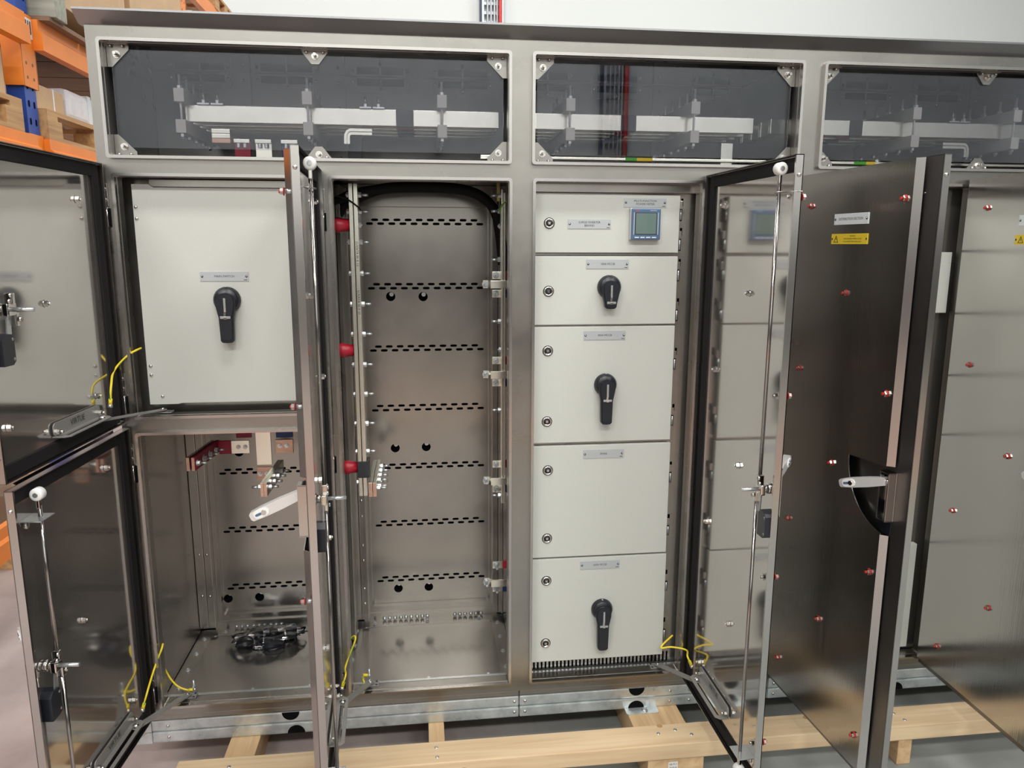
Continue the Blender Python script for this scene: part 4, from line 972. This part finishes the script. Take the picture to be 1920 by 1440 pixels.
    b.box(*sorted((hu-s*0.028, hu-s*0.006)), -0.0245, -0.0230, e0+0.012, camz-0.03, 'void_black')
    pv = Vector((hu-s*0.017, -0.036, camz+0.026))
    b.cyl(pv + X*0.012, pv - X*0.012, 0.006, 'chrome', 10)
    L = 0.128
    lv = [(0, -0.010), (0.05, -0.0125), (0.098, -0.0125), (L-0.004, -0.0105), (L, -0.006), (L, 0.006), (L-0.004, 0.0105), (0.098, 0.0125), (0.05, 0.0125), (0, 0.010)]
    od = Vector((-s*lever[0], -lever[1], lever[2])).normalized()       # along the lever
    fc = Vector((-s*lever[1], lever[0], 0)) if lever[0] > 0.5 else Vector((-s, 0, 0))      # its flat back
    fc = (fc - od*fc.dot(od)).normalized(); wdir = fc.cross(od)
    b.plate([lv], pv - fc*0.009, od, wdir, 0.018, 'lever_silver')
    for sg in (-1, 1):
        q0 = pv + od*0.100 + fc*0.009*sg; w2 = wdir*sg
        b.plate([slot(0, 0, 0.038, 0.020, 4)], q0, od, w2, 0.002, 'nylon'); b.cyl(q0 + od*(-0.006), q0 + od*(-0.006) + fc*0.0035*sg, 0.006, 'chrome', 12); b.plate([slot(0.007, 0, 0.016, 0.006)], q0, od, w2, 0.0026, 'meter_blue')
    mk('swing_handle', b, 'silver swing handle with its lever turned out')
    # screws on the free edge
    for zz in (z1-0.045, z0+0.055):
        part('screw', DOME, d, loc=(s*wd, -0.009, zz), rot=(0, 0, 0) if s > 0 else (0, 0, math.pi), local=True)
    for zz in ((1.735, 1.03, 0.325) if z1-z0 > 1.2 else ((1.743, 1.225) if z1 > 1.5 else (1.02, 0.318))):
        part('hinge', FHINGE, root, loc=(hx - s*0.006, -0.0005, zz))
    # labels on the skin
    for kind, u, z in plates:
        if kind == 'warn':
            b = B(); b.box(-0.0775, 0.0775, -0.0018, 0, -0.0135, 0.0135, 'plate_yellow', 0.0003)
            b.plate([[(-0.0665, -0.009), (-0.0455, -0.009), (-0.056, 0.010)], [(-0.0635, -0.0075), (-0.056, 0.0065), (-0.0485, -0.0075)]], (0, -0.0018, 0), X, Z, 0.0003, 'ink')
            b.prism([(-0.0565, 0.003), (-0.0575, -0.002), (-0.0562, -0.002), (-0.0568, -0.0062), (-0.0545, -0.0008), (-0.0557, -0.0008), (-0.0545, 0.003)], (0, -0.0018, 0), X, Z, 0.0003, 'ink')
            for i, tx in enumerate(('WARNING', 'LIVE EQUIPMENT INSIDE. ACCESS', 'TO QUALIFIED PERSONNEL ONLY')): b.text(tx, 0.0052, (0.016, -0.0019, 0.0075-0.0072*i), X, Z, 'ink', 0.0002)
            for sx in (-0.0735, 0.0735): b.lathe([(0.003, 0), (0, 0.0018)], (sx, -0.0018, 0), -Y, 'ink', 8)
            part('warning_plate', b, d, loc=(s*u, -0.0386, z), local=True, label='yellow warning plate with a lightning triangle')
        else:
            part('nameplate', nameplate((kind,), 0.146, 0.0285, 'plate_white', 0.0095, False), d, loc=(s*u, -0.0386, z), local=True, label='white plate lettered ' + kind)
    # door stay: lettered bracket with a slotted flange
    b = B(); a0, a1 = 0.120, 0.345
    L0, L1 = sorted((s*a0, s*a1)); zA = arm_z
    b.plate([rrect(L0, L1, zA, zA+0.033, 0.012, 3)], (0, -0.0125, 0), X, Z, -0.0025, 'stay_steel')
    b.plate([[(L0, -0.0145), (L1, -0.0145), (L1, 0.012), (L1-0.012, 0.024), (L0+0.012, 0.024), (L0, 0.012)], slot((L0+L1)/2, 0.008, 0.195, 0.012, 4)], (0, 0, zA-0.001), X, Y, 0.0025, 'stay_steel')
    b.text('VIRTUE', 0.021, (s*0.235, -0.0096, zA+0.018), -X, Z, 'ink', 0.0002)
    for uu in (0.130, 0.335):
        b.cyl((s*uu, -0.0098, zA+0.012), (s*uu, -0.001, zA+0.012), 0.007, 'chrome', 6); b.cyl((s*uu, -0.001, zA+0.012), (s*uu, 0.007, zA+0.012), 0.004, 'chrome', 8)
    b.lathe([(0.009, 0), (0.009, 0.003), (0.005, 0.006), (0, 0.007)], (s*0.147, 0.008, zA+0.0015), Z, 'chrome', 12)
    mk('door_stay', b, 'stay bracket with cut lettering and a long slot')
    Mx = Matrix.Translation(loc) @ Matrix.Rotation(rot[2], 4, 'Z')
    return d, Mx, s
def stay_link(root, Mx, s, arm_z, plate, tri):
    """flat link from the bracket to a small triangular plate on the sill"""
    p = Mx @ Vector((s*0.147, 0.008, arm_z-0.006)); q = Vector(plate)
    dd = (q-p); L = dd.length; ex = dd.normalized(); ey = Vector((-ex.y, ex.x, 0)).normalized()
    b = B(); out = [(L+0.011*math.cos(R(a)), 0.011*math.sin(R(a))) for a in range(-90, 91, 30)] + [(-0.011*math.cos(R(a)), -0.011*math.sin(R(a))) for a in range(-90, 91, 30)]
    b.plate([out], p, ex, ey, 0.003, 'stay_steel'); b.cyl(q + Vector((0, 0, 0.003)), q + Vector((0, 0, 0.007)), 0.006, 'chrome', 12); part('stay_link', b, root)
    b = B(); b.prism(tri, (q.x, q.y, q.z-0.0062), X, Y, 0.003, 'stay_steel')
    for x, y in tri[:2]: b.cyl((q.x+x*0.75, q.y+y*0.7, q.z-0.0032), (q.x+x*0.75, q.y+y*0.7, q.z-0.002), 0.0035, 'ink', 8)
    part('stay_plate', b, root)

ZD0, ZD1 = 0.203, 1.815
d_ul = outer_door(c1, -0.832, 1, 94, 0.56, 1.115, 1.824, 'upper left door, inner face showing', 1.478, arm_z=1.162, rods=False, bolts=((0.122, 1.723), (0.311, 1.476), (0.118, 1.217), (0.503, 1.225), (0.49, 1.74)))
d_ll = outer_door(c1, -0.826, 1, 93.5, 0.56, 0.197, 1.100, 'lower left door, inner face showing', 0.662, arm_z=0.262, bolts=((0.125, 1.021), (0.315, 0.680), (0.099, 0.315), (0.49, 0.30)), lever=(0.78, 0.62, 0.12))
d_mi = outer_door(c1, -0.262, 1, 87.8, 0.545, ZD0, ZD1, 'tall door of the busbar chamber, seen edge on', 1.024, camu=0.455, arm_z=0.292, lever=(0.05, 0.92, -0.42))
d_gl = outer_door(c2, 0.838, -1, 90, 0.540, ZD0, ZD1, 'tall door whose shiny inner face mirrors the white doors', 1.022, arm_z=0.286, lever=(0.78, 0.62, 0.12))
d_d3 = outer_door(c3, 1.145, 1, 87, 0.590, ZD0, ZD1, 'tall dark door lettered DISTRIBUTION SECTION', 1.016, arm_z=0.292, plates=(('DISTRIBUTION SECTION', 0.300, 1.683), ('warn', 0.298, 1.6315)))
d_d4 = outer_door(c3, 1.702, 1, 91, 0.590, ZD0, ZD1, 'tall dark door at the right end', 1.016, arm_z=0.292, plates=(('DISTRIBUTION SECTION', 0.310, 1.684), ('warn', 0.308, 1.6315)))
TRI = [(0.026, -0.012), (0.026, 0.016), (-0.012, 0.016), (-0.012, -0.012)]
TRI2 = [(-0.026, -0.012), (-0.026, 0.016), (0.012, 0.016), (0.012, -0.012)]
stay_link(c1, d_ul[1], 1, 1.162, (-0.742, 0.022, 1.142), TRI)
stay_link(c1, d_ll[1], 1, 0.262, (-0.742, 0.030, 0.232), TRI)
stay_link(c1, d_mi[1], 1, 0.292, (-0.182, 0.030, 0.232), TRI)
stay_link(c2, d_gl[1], -1, 0.286, (0.765, 0.026, 0.232), TRI2)
stay_link(c3, d_d3[1], 1, 0.292, (1.26, 0.030, 0.232), TRI)
# earth wires from the doors to the frame
def wire(root, pts, label='yellow and green earth wire'):
    b = B(); b.tube(pts, 0.0030, 'yellow_wire', 8, 'green_wire')
    p, q = Vector(pts[0]), Vector(pts[1]); d = (q-p).normalized()
    b.cyl(p, p + d*0.016, 0.0048, 'yellow_wire', 10); b.cyl(p - d*0.008, p, 0.006, 'zinc', 10)
    part('earth_wire', b, root, label=label)
pu = d_ul[1] @ Vector((0.095, 0.006, 1.188)); wire(c1, [pu, pu + Vector((0.002, 0.012, 0.05)), (-0.845, -0.03, 1.268), (-0.815, -0.012, 1.305), (-0.797, 0.004, 1.318), (-0.790, 0.03, 1.322)])
pl = d_ll[1] @ Vector((0.088, 0.004, 0.278)); wire(c1, [pl, pl + Vector((0.012, 0.012, 0.045)), (-0.816, -0.02, 0.355), (-0.797, -0.006, 0.405), (-0.796, 0.012, 0.418), (-0.812, 0.045, 0.385)])
wire(c1, [(-0.731, 0.052, 0.236), (-0.747, 0.052, 0.2345), (-0.775, 0.052, 0.248), (-0.797, 0.054, 0.275), (-0.815, 0.058, 0.312)])
pm = d_mi[1] @ Vector((0.085, 0.004, 0.303)); wire(c1, [pm, pm + Vector((0.010, 0.010, 0.035)), (-0.252, -0.02, 0.325), (-0.225, -0.012, 0.392), (-0.220, -0.004, 0.412), (-0.230, 0.012, 0.405), (-0.250, 0.03, 0.37)])
wire(c1, [(-0.190, 0.052, 0.246), (-0.200, 0.052, 0.247), (-0.207, 0.052, 0.238), (-0.203, 0.050, 0.222)])
pg = d_gl[1] @ Vector((-0.088, 0.004, 0.300)); wire(c2, [pg, pg + Vector((-0.012, 0.006, 0.028)), (0.842, -0.03, 0.312), (0.80, -0.008, 0.313), (0.768, 0.002, 0.306), (0.778, 0.010, 0.316), (0.815, 0.030, 0.333)])
for root, x, y in ((c1, -0.729, 0.052), (c1, -0.186, 0.052)):
    b = B(); b.cyl((x, y, 0.2145), (x, y, 0.268), 0.003, 'zinc', 8); b.cyl((x, y, 0.224), (x, y, 0.229), 0.006, 'zinc', 6); b.cyl((x, y, 0.243), (x, y, 0.249), 0.006, 'zinc', 6); part('earth_stud', b, root)
